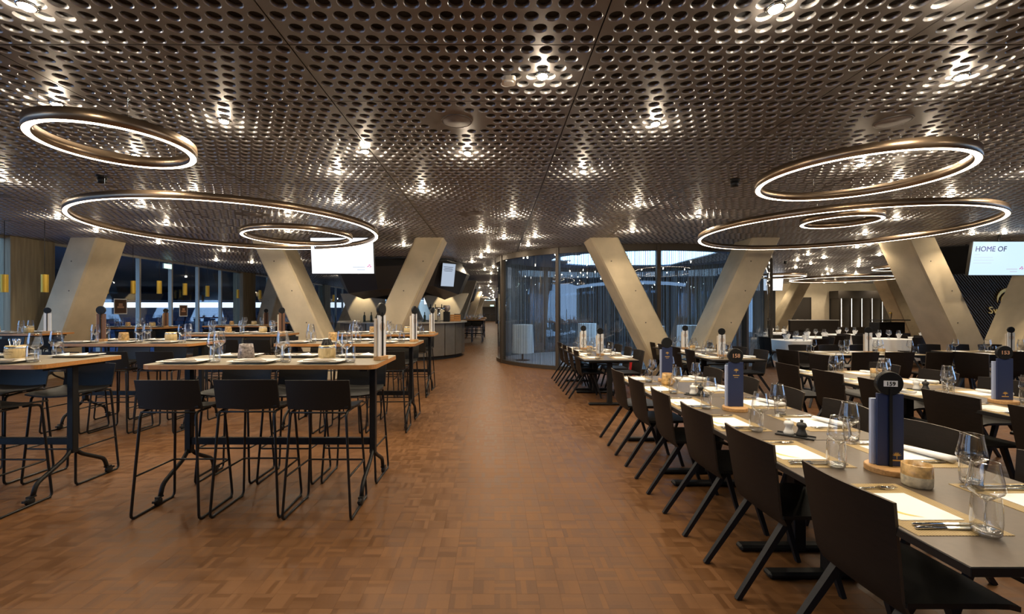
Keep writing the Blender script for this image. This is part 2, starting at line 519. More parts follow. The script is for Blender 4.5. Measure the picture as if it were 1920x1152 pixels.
def panel_mesh(seg, rim, holes_off=None):
    mb = MB()
    gap = 0.004
    px, py = PW / NXH, PD / NYH
    R = 0.0392
    for r in range(NYH):
        yc = -PD / 2 + (r + .5) * py
        ya, yb = -PD / 2 + r * py, -PD / 2 + (r + 1) * py
        if r == 0: ya += gap
        if r == NYH - 1: yb -= gap
        if r % 2 == 0:
            xs = [-PW / 2 + k * px for k in range(NXH + 1)]
        else:
            xs = [-PW / 2] + [-PW / 2 + (k + .5) * px for k in range(NXH)] + [PW / 2]
        for k in range(len(xs) - 1):
            xa, xb = xs[k], xs[k + 1]
            full = abs((xb - xa) - px) < 1e-6
            if k == 0: xa += gap
            if k == len(xs) - 2: xb -= gap
            xc = (xs[k] + xs[k + 1]) / 2
            solid = holes_off is not None and (xc * xc / holes_off[0] ** 2 + yc * yc / holes_off[1] ** 2) < 1
            if not full or solid:
                mb.add([(xa, ya, 0), (xb, ya, 0), (xb, yb, 0), (xa, yb, 0)], [(3, 2, 1, 0)], 'ceil')
                continue
            ring, outer = [], []
            Ro = R + (0.004 if rim else 0)
            for i in range(seg):
                a = 2 * pi * (i + .5) / seg
                c, s = cos(a), sin(a)
                ring.append((c, s))
                tx = ((xb - xc) if c > 0 else (xc - xa)) / max(abs(c), 1e-9)
                ty = ((yb - yc) if s > 0 else (yc - ya)) / max(abs(s), 1e-9)
                t = min(tx, ty)
                outer.append((xc + c * t, yc + s * t, 0))
            # exact corners replace the boundary points nearest to them
            for cxn, cyn in ((xa, ya), (xb, ya), (xb, yb), (xa, yb)):
                q = min(range(seg), key=lambda i: (outer[i][0] - cxn) ** 2 + (outer[i][1] - cyn) ** 2)
                outer[q] = (cxn, cyn, 0)
            n = seg
            vs = outer + [(xc + Ro * c, yc + Ro * s, 0) for c, s in ring]
            mb.add(vs, [((i + 1) % n, i, n + i, n + (i + 1) % n) for i in range(n)], 'ceil')
            if rim:
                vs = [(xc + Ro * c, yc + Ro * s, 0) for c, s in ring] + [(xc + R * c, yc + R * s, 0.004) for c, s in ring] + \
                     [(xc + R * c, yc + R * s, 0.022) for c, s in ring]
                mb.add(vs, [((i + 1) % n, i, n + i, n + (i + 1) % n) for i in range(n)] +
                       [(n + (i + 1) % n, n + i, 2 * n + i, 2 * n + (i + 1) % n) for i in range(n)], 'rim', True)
            else:
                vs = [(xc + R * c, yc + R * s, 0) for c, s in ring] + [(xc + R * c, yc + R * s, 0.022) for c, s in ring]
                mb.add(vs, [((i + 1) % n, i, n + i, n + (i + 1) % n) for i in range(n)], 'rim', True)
            dark = random.random() < 0.09
            mb.add([(xc + R * c, yc + R * s, 0.022) for c, s in ring], [tuple(range(n - 1, -1, -1))], 'felt_black' if dark else 'felt')
    # folded edges of the tray
    for x in (-PW / 2 + gap, PW / 2 - gap):
        mb.add([(x, -PD / 2 + gap, 0), (x, PD / 2 - gap, 0), (x, PD / 2 - gap, .03), (x, -PD / 2 + gap, .03)], [(0, 1, 2, 3)], 'ceil')
    for y in (-PD / 2 + gap, PD / 2 - gap):
        mb.add([(-PW / 2 + gap, y, 0), (PW / 2 - gap, y, 0), (PW / 2 - gap, y, .03), (-PW / 2 + gap, y, .03)], [(0, 1, 2, 3)], 'ceil')
    return mb.mesh('ceiling_panel')


pan_hi = [panel_mesh(16, True) for _ in range(3)]
pan_mid = [panel_mesh(10, True) for _ in range(2)]
pan_lo = panel_mesh(8, False)
pan_speaker = panel_mesh(12, True, (0.30, 0.22))


def in_oval(x, y, k=1.0, pad=0.0):
    return ((x - OX) / (OA * k + pad)) ** 2 + ((y - OY) / (OB * k + pad)) ** 2 < 1


def grid_slab(mb, hole, rect, z, m, flip=False, n=64):
    """flat sheet with an elliptical hole"""
    hx, hy, ha, hb = hole; xa, xb, ya, yb = rect
    inn, out = [], []
    for i in range(n):
        a = 2 * pi * i / n
        c, s = cos(a), sin(a)
        inn.append((hx + ha * c, hy + hb * s, z))
        tx = ((xb - hx) if c > 0 else (hx - xa)) / max(abs(c), 1e-9)
        ty = ((yb - hy) if s > 0 else (hy - ya)) / max(abs(s), 1e-9)
        t = min(tx, ty)
        out.append((hx + c * t, hy + s * t, z))
    for qx, qy in ((xa, ya), (xb, ya), (xb, yb), (xa, yb)):
        q = min(range(n), key=lambda i: (out[i][0] - qx) ** 2 + (out[i][1] - qy) ** 2)
        out[q] = (qx, qy, z)
    fs = [((i + 1) % n, i, n + i, n + (i + 1) % n) for i in range(n)]
    mb.add(out + inn, [f[::-1] for f in fs] if flip else fs, m)


cb_ = MB()
grid_slab(cb_, (HX, HY, HA, HB), (XL, XR, YB, YF), CEIL + 0.22, 'void')
grid_slab(cb_, (HX, HY, HA, HB), (XL, XR, YB, YF), CEIL + 0.60, 'void', True)
CEILO = struct('ceiling', cb_.mesh('ceiling'))
speakers_px = [(735, 228), (1545, 235), (400, 403), (835, 402)]
spk_cells = {}
for px, py in speakers_px:
    x, y = ceil_pt(px, py)
    spk_cells[(math.floor((x - JX) / PW), math.floor((y - JY) / PD))] = (x, y)
pans = []
for i in range(math.floor((XL - JX) / PW), math.ceil((XR - JX) / PW)):
    for j in range(math.floor((0.4 - JY) / PD), math.ceil((64 - JY) / PD)):
        x, y = JX + (i + .5) * PW, JY + (j + .5) * PD
        if x - PW / 2 < XL - .2 and x + PW / 2 < XW: continue
        if all(in_oval(x + a * PW / 2, y + b * PD / 2, 0.97) for a in (-1, 0, 1) for b in (-1, 1)): continue
        u0 = CX + FPX * (x - PW / 2) / max(y, .5); u1 = CX + FPX * (x + PW / 2) / max(y, .5)
        if u1 < -260 or u0 > 2180: continue
        vis = u1 > 0 and u0 < 1920 and y > 1.9
        pans.append((0 if vis else 1, y * 1.6 + abs(x) * 0.35, i, j, x, y))
pans.sort()
far_pts = []
for n, (_, _, i, j, x, y) in enumerate(pans):
    if n < 296:
        if (i, j) in spk_cells and n < 200: me = pan_speaker
        elif n < 70: me = pan_hi[(i * 7 + j * 3) % 3]
        elif n < 190: me = pan_mid[(i + j) % 2]
        else: me = pan_lo
        obj('ceiling_panel', me, CEILO, (x, y, CEIL))
    else:
        far_pts.append((x, y, CEIL))
# the panels past the first 300: one part, the same panel set out on points
pm = bpy.data.meshes.new('far_ceiling_panels'); pm.from_pydata(far_pts, [], [])
fo = obj('far_ceiling_panels', pm, CEILO); fo['kind'] = 'stuff'
src = bpy.data.objects.new('panel_source', pan_lo)
gn = bpy.data.node_groups.new('panel_set_out', 'GeometryNodeTree')
gn.interface.new_socket('Geometry', in_out='INPUT', socket_type='NodeSocketGeometry')
gn.interface.new_socket('Geometry', in_out='OUTPUT', socket_type='NodeSocketGeometry')
gi = gn.nodes.new('NodeGroupInput'); go = gn.nodes.new('NodeGroupOutput')
ip = gn.nodes.new('GeometryNodeInstanceOnPoints'); oi = gn.nodes.new('GeometryNodeObjectInfo')
oi.inputs['Object'].default_value = src
gn.links.new(gi.outputs[0], ip.inputs['Points']); gn.links.new(oi.outputs['Geometry'], ip.inputs['Instance'])
gn.links.new(ip.outputs[0], go.inputs[0])
md = fo.modifiers.new('set_out', 'NODES'); md.node_group = gn

# ------------------------------------------------------------------ walls and facades
def wall(name, c, s, m):
    return struct(name, MB().box(c, s, m).mesh(name))


def window_bay(n, w, hgt, loc, rz, frame, pane, t=0.06, d=0.12, mid=False):
    """one glazed bay, x along the facade from 0 to w"""
    r = obj('window_%d' % n, None, None, loc, (0, 0, rz)); r['kind'] = 'structure'
    fm = MB()
    fm.box((t / 2, 0, hgt / 2), (t, d, hgt), frame, None, 0.004)
    fm.box((w / 2 + t / 2, 0, hgt - t / 2), (w - t, d, t), frame)
    fm.box((w / 2 + t / 2, 0, t / 2), (w - t, d, t), frame)
    obj('frame', fm.mesh('frame'), r)
    gm = MB().box((w / 2 + t / 2, 0, hgt / 2), (w - t, 0.012, hgt - 2 * t), pane)
    obj('pane', gm.mesh('pane'), r)
    return r


wn = 1
BAY = 8.65
y = 9.35 - BAY * 2
yy = []
k = -2
pil = MB().box((0, 0, CEIL / 2), (0.42, 0.95, CEIL), 'concrete_dark', None, 0.01).mesh('concrete_pier')
pier_n = 1
for b in range(-1, 6):
    yp = 9.35 + BAY * b
    if yp > -6:
        o = struct('pillar_%d' % pier_n, pil, None, (XW - 0.05, yp + 0.475, 0)); pier_n += 1
    for q in range(6):
        ys = yp + 0.95 + q * (BAY - 0.95) / 6
        if ys < -6: continue
        window_bay(wn, (BAY - 0.95) / 6, CEIL, (XW, ys, 0), pi / 2, 'alu', 'pane'); wn += 1
# plank-shuttered concrete return beside the first pier
# right facade beside and behind the camera, far walls
for q in range(12):
    window_bay(wn, 1.5, CEIL, (22.0, -5.6 + 1.5 * q, 0), pi / 2, 'alu', 'pane'); wn += 1
wall('wall_behind', (9.6, -5.9, CEIL / 2), (40.6, 0.2, CEIL), 'beige')
wall('wall_far', (-3, 65.6, CEIL / 2), (30, 0.3, CEIL), 'beige')
wall('wall_right', (23.4, 19.0, CEIL / 2), (0.25, 14.4, CEIL), 'beige')
wall('wall_back_right', (18.4, 25.6, CEIL / 2), (10.0, 0.3, CEIL), 'beige')
wall('wall_corridor', (1.75, 60.0, CEIL / 2), (3.2, 14, CEIL), 'graphite')
wall('wall_core', (7.0, 21.0, CEIL / 2), (12.8, 0.3, CEIL), 'graphite')

# ------------------------------------------------------------------ concrete V legs
def leg_col(xt, xb, d, w=0.62, t=0.75, n=[1]):
    """raking concrete leg: front face at depth d, from x centre xb at the floor to xt at the ceiling"""
    b = 0.035
    sec = [(-w / 2 + b, 0), (w / 2 - b, 0), (w / 2, b), (w / 2, t), (-w / 2, t), (-w / 2, b)]
    mb = MB()
    k = len(sec)
    zt = CEIL + 0.15
    ex = (xt - xb) / CEIL * 0.15
    vs = [(xb + x, d + y_, 0) for x, y_ in sec] + [(xt + ex + x, d + y_, zt) for x, y_ in sec]
    mb.add(vs, [(i, (i + 1) % k, k + (i + 1) % k, k + i) for i in range(k)] + [tuple(range(k - 1, -1, -1)), tuple(range(k, 2 * k))], 'concrete')
    o = struct('pillar_leg_%d' % n[0], mb.mesh('concrete_leg'))
    n[0] += 1
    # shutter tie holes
    for z in (0.75, 1.25, 1.95, 2.6):  # lit box in place of an exit sign mirrored in the glass
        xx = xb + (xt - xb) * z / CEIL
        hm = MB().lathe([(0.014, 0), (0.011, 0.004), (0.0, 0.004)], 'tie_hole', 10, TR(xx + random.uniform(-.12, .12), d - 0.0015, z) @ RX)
        hm = hm.mesh('tie_hole')
        obj('tie_hole', hm, o)
    return o


leg_col(-9.03, -10.15, 9.6)
leg_col(-5.06, -3.63, 9.6)
leg_col(-1.43, -2.85, 9.6)
leg_col(2.42, 3.98, 9.6, t=0.72)
leg_col(5.98, 4.55, 9.6, t=0.72)
leg_col(9.39, 10.87, 9.6)
leg_col(12.90, 11.55, 9.6)
for xt, xb, d in ((-1.25, -2.3, 23), (-1.3, -2.4, 36.5), (-1.35, -2.4, 50), (-5.06, -3.7, 23), (-9.3, -10.1, 18.6), (-7.2, -8.5, 23.5),
                  (16.85, 15.15, 23.6), (19.9, 21.3, 21.9)):
    leg_col(xt, xb, d)

# ------------------------------------------------------------------ oval glass court
NP = 10
T0 = math.atan2((11.0 - OY) / OB, (1.45 - OX) / OA)          # mullion seen near the left end
angs = [T0 + 2 * pi * i / NP for i in range(NP)]
wo = obj('window_oval', None); wo['kind'] = 'structure'
mul = MB().box((0, 0, CEIL / 2), (0.09, 0.14, CEIL), 'dark_alu', None, 0.006).mesh('mullion')
for i in range(NP):
    a0, a1 = angs[i], angs[i] + 2 * pi / NP
    x, y = oval(a0)
    nx, ny = cos(a0) / OA, sin(a0) / OB
    obj('mullion', mul, wo, (x, y, 0), (0, 0, math.atan2(ny, nx) - pi / 2))
    vs, fs = [], []
    K = 12
    for k in range(K + 1):
        px, py = oval(a0 + (a1 - a0) * k / K)
        vs += [(px, py, 0.10), (px, py, CEIL - 0.12)]
    fs = [(2 * k, 2 * k + 2, 2 * k + 3, 2 * k + 1) for k in range(K)]
    obj('pane', MB().add(vs, fs, 'pane_blue', True).mesh('pane'), wo)


def oval_band(k0, k1, z0, z1, m, n=96):
    mb = MB()
    vs = []
    for i in range(n):
        a = 2 * pi * i / n
        for k_, z in ((k0, z0), (k1, z0), (k1, z1), (k0, z1)):
            p = oval(a, k_); vs.append((p[0], p[1], z))
    fs = []
    for i in range(n):
        q = (i + 1) % n
        for e in range(4):
            fs.append((4 * i + e, 4 * i + (e + 1) % 4, 4 * q + (e + 1) % 4, 4 * q + e))
    return mb.add(vs, fs, m, False)


obj('head_rail', oval_band(0.98, 1.012, CEIL - 0.15, CEIL + 0.02, 'dark_alu').mesh('head_rail'), wo)
obj('base_rail', oval_band(0.985, 1.01, 0.0, 0.10, 'dark_alu').mesh('base_rail'), wo)
# soffit of the court with the opening to the sky, and its upstand
mb = MB()
n = 96
inn = [(HX + HA * cos(2 * pi * i / n), HY + HB * sin(2 * pi * i / n), CEIL - 0.01) for i in range(n)]
out = [(*oval(2 * pi * i / n, 1.0), CEIL - 0.01) for i in range(n)]
top = [(x, y, CEIL + 0.60) for x, y, _ in inn]
mb.add(out + inn, [(i, (i + 1) % n, n + (i + 1) % n, n + i) for i in range(n)], 'stand')
mb.add(inn + top, [(i, (i + 1) % n, n + (i + 1) % n, n + i) for i in range(n)], 'stand')
struct('ceiling_court', mb.mesh('court_soffit'))
struct('skylight', MB().prism([(HX + (HA - .002) * cos(2 * pi * i / n), HY + (HB - .002) * sin(2 * pi * i / n)) for i in range(n)], CEIL + 0.03, CEIL + 0.06, 'skylight').mesh('diffusing_pane'))
mb = MB()
mb.prism([oval(2 * pi * i / n, 0.985) for i in range(n)], 0.0, 0.012, 'tile_floor')
struct('floor_court', mb.mesh('court_floor'))
# string curtain just inside the glass
vs, fs = [], []
NS = 520
for i in range(NS):
    a = 2 * pi * (i + random.uniform(-.3, .3)) / NS
    x, y = oval(a, 0.955)
    w = 0.0055
    tx, ty = -OA * sin(a), OB * cos(a)
    l = sqrt(tx * tx + ty * ty); tx, ty = tx / l * w, ty / l * w
    nx_, ny_ = ty, -tx
    o = len(vs)
    for z in (0.015, CEIL - 0.02):
        vs += [(x - tx, y - ty, z), (x + tx, y + ty, z), (x + nx_, y + ny_, z)]
    fs += [(o, o + 1, o + 4, o + 3), (o + 1, o + 2, o + 5, o + 4), (o + 2, o, o + 3, o + 5)]
tag(obj('string_curtain', MB().add(vs, fs, 'string').mesh('string_curtain')),
    'grey string curtain hanging all round inside the oval glass court', 'curtain', None, 'stuff')

# ------------------------------------------------------------------ lamps
down_px = [(50, 8), (420, 225), (1017, 140), (1455, 12), (1229, 230), (876, 285), (632, 320), (1093, 320), (790, 356), (363, 360),
           (634, 377), (265, 385), (312, 420), (108, 408), (180, 433), (540, 402), (716, 418), (902, 433), (962, 403),
           (1089, 418), (1197, 383), (1309, 404), (1186, 433), (1004, 443), (990, 460), (1613, 307), (1685, 338), (1782, 366),
           (1681, 410), (1622, 438), (1823, 438), (757, 460), (915, 470), (297, 455), (420, 470), (405, 488), (472, 492),
           (557, 487), (637, 517), (1607, 463), (1515, 477), (1545, 483), (1495, 488), (1520, 494), (1492, 502), (1611, 490),
           (1609, 499), (1550, 505), (1585, 509), (1605, 512), (1552, 514), (902, 482), (916, 472), (885, 491), (925, 501), (909, 506),
           (921, 513), (2, 335), (255, 290), (540, 433), (1566, 527), (945, 446)]
extra_xy = [(-7.2, 2.0), (4.6, 2.2), (7.2, 3.2), (8.2, 5.2), (-4.6, 1.2), (2.0, 0.9), (-1.0, 0.6), (-8.5, 5.5), (3.2, 3.0), (6.2, 5.0), (-3.4, 3.4), (-1.3, 4.4), (2.4, 2.2), (4.3, 4.3), (12.5, 15.0), (15.0, 20.0), (17.5, 23.8), (19.5, 24.3), (15.5, 24.4), (21.5, 24.3), (16.7, 24.4), (18.4, 24.4), (14.2, 23), (21.2, 20.0), (13.5, 17.5), (18, 19), (10.5, 9.0), (12.5, 9.5), (9.0, 10.5), (11.0, 12.5), (16.5, 13.3), (18.2, 13.4)]  # lamps beyond those seen, several added to brighten the back room walls
for yy_ in list(range(24, 60, 3)) + [62, 63]:  # the last rows are added lamps to brighten the far corridor wall
    for xx_ in (-1.3, -0.3):
        extra_xy.append((xx_ + random.uniform(-.35, .35), yy_ + random.uniform(-1, 1)))
lamp_trim = MB().lathe([(0.040, 0.004), (0.046, -0.004), (0.046, -0.014), (0.034, -0.016), (0.034, 0.004)], 'steel', 18).mesh('trim_ring')
lamp_lens = MB().lathe([(0.036, -0.010), (0.033, -0.020), (0.022, -0.027), (0.0, -0.030)], 'bulb', 14).mesh('lens')
ldat = bpy.data.lights.new('downlight_beam', 'SPOT')
ldat.spot_size = radians(140); ldat.spot_blend = 0.7
ldat.energy = DOWN_W; ldat.color = WARM; ldat.shadow_soft_size = 0.035
gdat = bpy.data.lights.new('downlight_glow', 'POINT')
gdat.energy = 5.0; gdat.color = WARM; gdat.shadow_soft_size = 0.035
P_lamp = Proto('downlight', 'ceiling light', [('trim_ring', lamp_trim, []), ('lens', lamp_lens, [])])
lampxy = [ceil_pt(*p) for p in down_px] + extra_xy
placed = []
for x, y in lampxy:
    if in_oval(x, y, 1.02): continue
    if any((x - a) ** 2 + (y - b) ** 2 < 0.02 for a, b in placed): continue
    placed.append((x, y))


def where_lamp(x, y):
    px = CX + FPX * x / y
    side = 'over the aisle' if abs(px - 927) < 130 else ('left of the aisle' if px < 927 else 'right of the aisle')
    return side


cnt = {}
for x, y in sorted(placed, key=lambda p: p[1]):
    s = where_lamp(x, y)
    cnt[s] = cnt.get(s, 0) + 1
    kx = cnt[s]
    hi = 'th' if 10 < kx % 100 < 14 else {1: 'st', 2: 'nd', 3: 'rd'}.get(kx % 10, 'th')
    o = P_lamp.put((x, y, CEIL), 0, 'small bright spot lamp set in ceiling perforation, %d%s nearest %s' % (kx, hi, s), 'ceiling spot lamps')  # seen lamps and the added ones share this label
    l = bpy.data.objects.new('downlight_beam', ldat)
    l.location = (0, 0, -0.05); l.parent = o
    COL.objects.link(l)
    l = bpy.data.objects.new('downlight_glow', gdat)
    l.location = (0, 0, -0.045); l.parent = o
    COL.objects.link(l)


def ring_lamp(x, y, R, z, label, wires=3, hh=0.085, ww=0.054):
    n = 96 if R > 1 else 72
    r0, r1 = R - ww / 2, R + ww / 2
    body = MB().lathe([(r0 + 0.006, 0.0), (r0, 0.0), (r0, hh), (r1, hh), (r1, 0.0), (r1 - 0.006, 0.0)], 'bronze', n, None, False).mesh('housing')
    for p in body.polygons: p.use_smooth = abs(p.normal.z) < 0.5
    strip = MB().lathe([(r1 - 0.006, 0.0), (r1 - 0.008, 0.004), (r0 + 0.008, 0.004), (r0 + 0.006, 0.0)], 'led', n, None, False).mesh('light_strip')
    t = obj('ring_pendant_light', None, None, (x, y, z))
    tag(t, label, 'pendant lamp', 'ring pendant lamps')
    obj('housing', body, t); obj('light_strip', strip, t)
    L_ = CEIL - z - hh + 0.01
    w = MB().tube([(0, 0, 0), (0, 0, L_)], 0.0014, 'steel', 5).mesh('wire')
    for k in range(wires):
        a = 2 * pi * k / wires + 1.35
        obj('wire', w, t, (R * cos(a), R * sin(a), hh))
    return t


ring_lamp(-2.88, 3.34, 0.48, 2.75, 'small ring pendant hanging nearest, above the left high tables')
ring_lamp(-3.91, 6.83, 2.0, 2.75, 'largest ring pendant above the left high tables', 4)
ring_lamp(-3.34, 7.47, 0.85, 2.75, 'mid-sized ring pendant seen inside the largest left ring')
ring_lamp(3.42, 4.15, 0.79, 2.75, 'mid-sized ring pendant hanging nearest, above the right dining tables')
ring_lamp(5.35, 7.01, 1.87, 2.75, 'large ring pendant above the right dining tables', 4)
ring_lamp(4.87, 6.15, 0.45, 2.75, 'small ring pendant seen inside the large right ring')
ring_lamp(13.76, 17.24, 1.75, 2.75, 'large ring pendant in the back room before the wine cabinet', 4)
ring_lamp(12.06, 12.86, 0.71, 2.75, 'small ring pendant in the back room behind the raking leg')
ring_lamp(10.3, 16.1, 0.95, 2.75, 'ring pendant beside the back room screen')
ring_lamp(-1.2, 40.0, 0.7, 2.75, 'ring pendant far down the aisle')

pend_cyl = MB().lathe([(0.0, 0.315), (0.052, 0.315), (0.052, 0.0), (0.046, 0.0), (0.046, 0.25), (0, 0.25)], 'brass', 20, None, False).mesh('shade')
for pnt, x, y, lab in [(0, -8.74, 7.8, 'brass tube pendant lamp hanging before the concrete pier, nearest the frame edge'),
                       (1, -8.02, 7.8, 'brass tube pendant lamp hanging before the raking leg edge at the pier'),
                       (2, -9.5, 10.7, 'brass tube pendant lamp before the windows, first of the window row'),
                       (3, -8.84, 10.7, 'brass tube pendant lamp before the windows, second of the window row'),
                       (4, -8.2, 10.7, 'brass tube pendant lamp before the windows, third of the window row'),
                       (5, -8.28, 11.7, 'brass tube pendant lamp before the windows, fourth of the window row'),
                       (6, -8.4, 12.8, 'brass tube pendant lamp before the windows, fifth of the window row'),
                       (7, -9.45, 16.1, 'brass tube pendant lamp before the second concrete pier'),
                       (8, -8.9, 16.6, 'brass tube pendant lamp just right of the second concrete pier'),
                       (9, -7.8, 21.2, 'far brass tube pendant lamp before the third concrete pier'),
                       (10, -6.6, 21.6, 'far brass tube pendant lamp left of the far raking leg'),
                       (11, -6.0, 21.6, 'far brass tube pendant lamp at the far raking leg'),
                       (12, -5.6, 21.6, 'far brass tube pendant lamp right of the far raking leg')]:
    zb = 1.84 if y < 9 else 1.93 if y < 14 else 1.98
    t = obj('tube_pendant_light', None, None, (x, y, zb))
    tag(t, lab, 'pendant lamp', 'brass tube pendants')
    obj('shade', pend_cyl, t)
    obj('cord', MB().tube([(0, 0, 0.315), (0, 0, CEIL - zb + 0.01)], 0.004, 'black', 6).mesh('cord'), t)

# things fixed to the ceiling
for k, ((px, py), nm) in enumerate(zip(speakers_px, ('nearest, left of the aisle', 'above the upper right ring', 'far, inside the largest left ring', 'far, over the aisle'))):
    x, y = ceil_pt(px, py)
    key = (math.floor((x - JX) / PW), math.floor((y - JY) / PD))
    x, y = JX + (key[0] + .5) * PW, JY + (key[1] + .5) * PD
    t = obj('ceiling_speaker', None, None, (x, y, CEIL))
    tag(t, 'round flush ceiling loudspeaker on blank plate, ' + nm, 'speaker', 'ceiling speakers')
    obj('grille', MB().lathe([(0.125, 0.0), (0.125, -0.004), (0.0, -0.005)], 'speaker', 32).mesh('grille'), t)
    obj('trim_ring', MB().lathe([(0.135, 0.002), (0.135, -0.005), (0.125, -0.006), (0.125, 0.002)], 'ceil', 32, None, False).mesh('trim_ring'), t)
x, y = ceil_pt(954, 148)
t = obj('motion_sensor', None, None, (x, y, CEIL))
tag(t, 'white square motion sensor on the ceiling beside the brightest spot lamp', 'sensor')
obj('housing', MB().prism(rrect(0.095, 0.095, 0.025), -0.028, 0.0, 'sensor').mesh('housing'), t)
obj('lens', MB().prism(rrect(0.066, 0.066, 0.018), -0.036, -0.027, 'white').mesh('lens'), t)
for px, py, lab in ((190, 330, 'black round spot fitting below the upper left ring'), (1378, 337, 'black spot fitting beside the upper right ring'), (1473, 490, 'small black camera fitting on the back room ceiling')):
    x, y = ceil_pt(px, py)
    t = obj('ceiling_spotlight', None, None, (x, y, CEIL))
    tag(t, lab, 'ceiling light')
    obj('canopy', MB().cyl((0, 0, -0.02), 0.055, 0.022, 'black', 20).mesh('canopy'), t)
    obj('lamp_head', MB().lathe([(0.0, -0.02), (0.045, -0.02), (0.045, -0.085), (0.036, -0.085), (0.0, -0.06)], 'black', 20, Matrix.Rotation(0.2, 4, 'X')).mesh('lamp_head'), t)

# ------------------------------------------------------------------ furniture kinds
def stool_proto():
    s = MB()
    # seat shell: dished grid
    def shell(fx, nx, ny, m):
        vs = [fx(i / nx, j / ny, 0) for j in range(ny + 1) for i in range(nx + 1)]
        lo = [fx(i / nx, j / ny, 1) for j in range(ny + 1) for i in range(nx + 1)]
        o = len(vs); w = nx + 1
        fs = []
        for j in range(ny):
            for i in range(nx):
                a = j * w + i
                fs.append((a, a + 1, a + w + 1, a + w)); fs.append((o + a + w, o + a + w + 1, o + a + 1, o + a))
        mb = MB().add(vs + lo, fs, m, True)
        ed = []
        bd = [(i, i + 1) for i in range(nx)] + [(i * w + nx, (i + 1) * w + nx) for i in range(ny)] + \
             [(ny * w + i + 1, ny * w + i) for i in range(nx)] + [((i + 1) * w, i * w) for i in range(ny)]
        mb.add(vs + lo, [(b, a, o + a, o + b) for a, b in bd], m, False)
        return mb

    def seat(u, v, k):
        x = (u - .5) * 0.45
        y_ = -0.175 + v * 0.37
        z = 0.785 + 0.020 * (2 * u - 1) ** 2 - 0.012 * sin(pi * v) - 0.018 * max(0, v - 0.8) / 0.2 + 0.012 * max(0, .15 - v) / .15
        return (x * (1 - 0.06 * (abs(v - .5) * 2) ** 4), y_, z - 0.012 * k)

    def back(u, v, k):
        w = 0.46 + 0.0 * v
        x = (u - .5) * w
        z = 0.79 + v * 0.215
        y_ = -0.180 - 0.045 * v + 0.030 * (2 * u - 1) ** 2
        cr = 0.004 * (1 - (2 * u - 1) ** 2) if v > .99 else 0
        return (x, y_ - (0.011 if k else 0), z + cr)
    seat_me = shell(seat, 8, 8, 'seat').mesh('seat')
    back_me = shell(back, 10, 5, 'seat').mesh('backrest')
    parts = [('seat', seat_me, []), ('backrest', back_me, [])]
    r = 0.0095
    for sx in (-1, 1):
        fr = MB().tube([(sx * 0.20, -0.02, 0.772), (sx * 0.20, -0.18, 0.770), (sx * 0.245, -0.215, 0.0085), (sx * 0.235, 0.20, 0.0085),
                        (sx * 0.195, 0.155, 0.758), (sx * 0.195, 0.02, 0.770)], r, 'black_tube', 8, bend=0.035)
        ft = [('glide', MB().box((sx * (0.243 if yy_ < 0 else 0.236), yy_, 0.0045), (0.018, 0.03, 0.009), 'black').mesh('glide')) for yy_ in (-0.18, 0.17)]
        parts.append(('sled_frame', fr.mesh('sled_frame'), ft))
    z = 0.31
    parts.append(('footrest', MB().tube([(-0.228, -0.200, z), (-0.222, 0.178, z), (0.222, 0.178, z), (0.228, -0.200, z)], 0.0072, 'black_tube', 8, bend=0.03).mesh('footrest'), []))
    for ry, rz_ in ((-0.18, 0.769), (0.12, 0.762)):
        parts.append(('seat_rail', MB().tube([(-0.20, ry, rz_), (0.20, ry, rz_)], 0.0072, 'black_tube', 6).mesh('seat_rail'), []))
    return Proto('bar_stool', 'stool', parts)


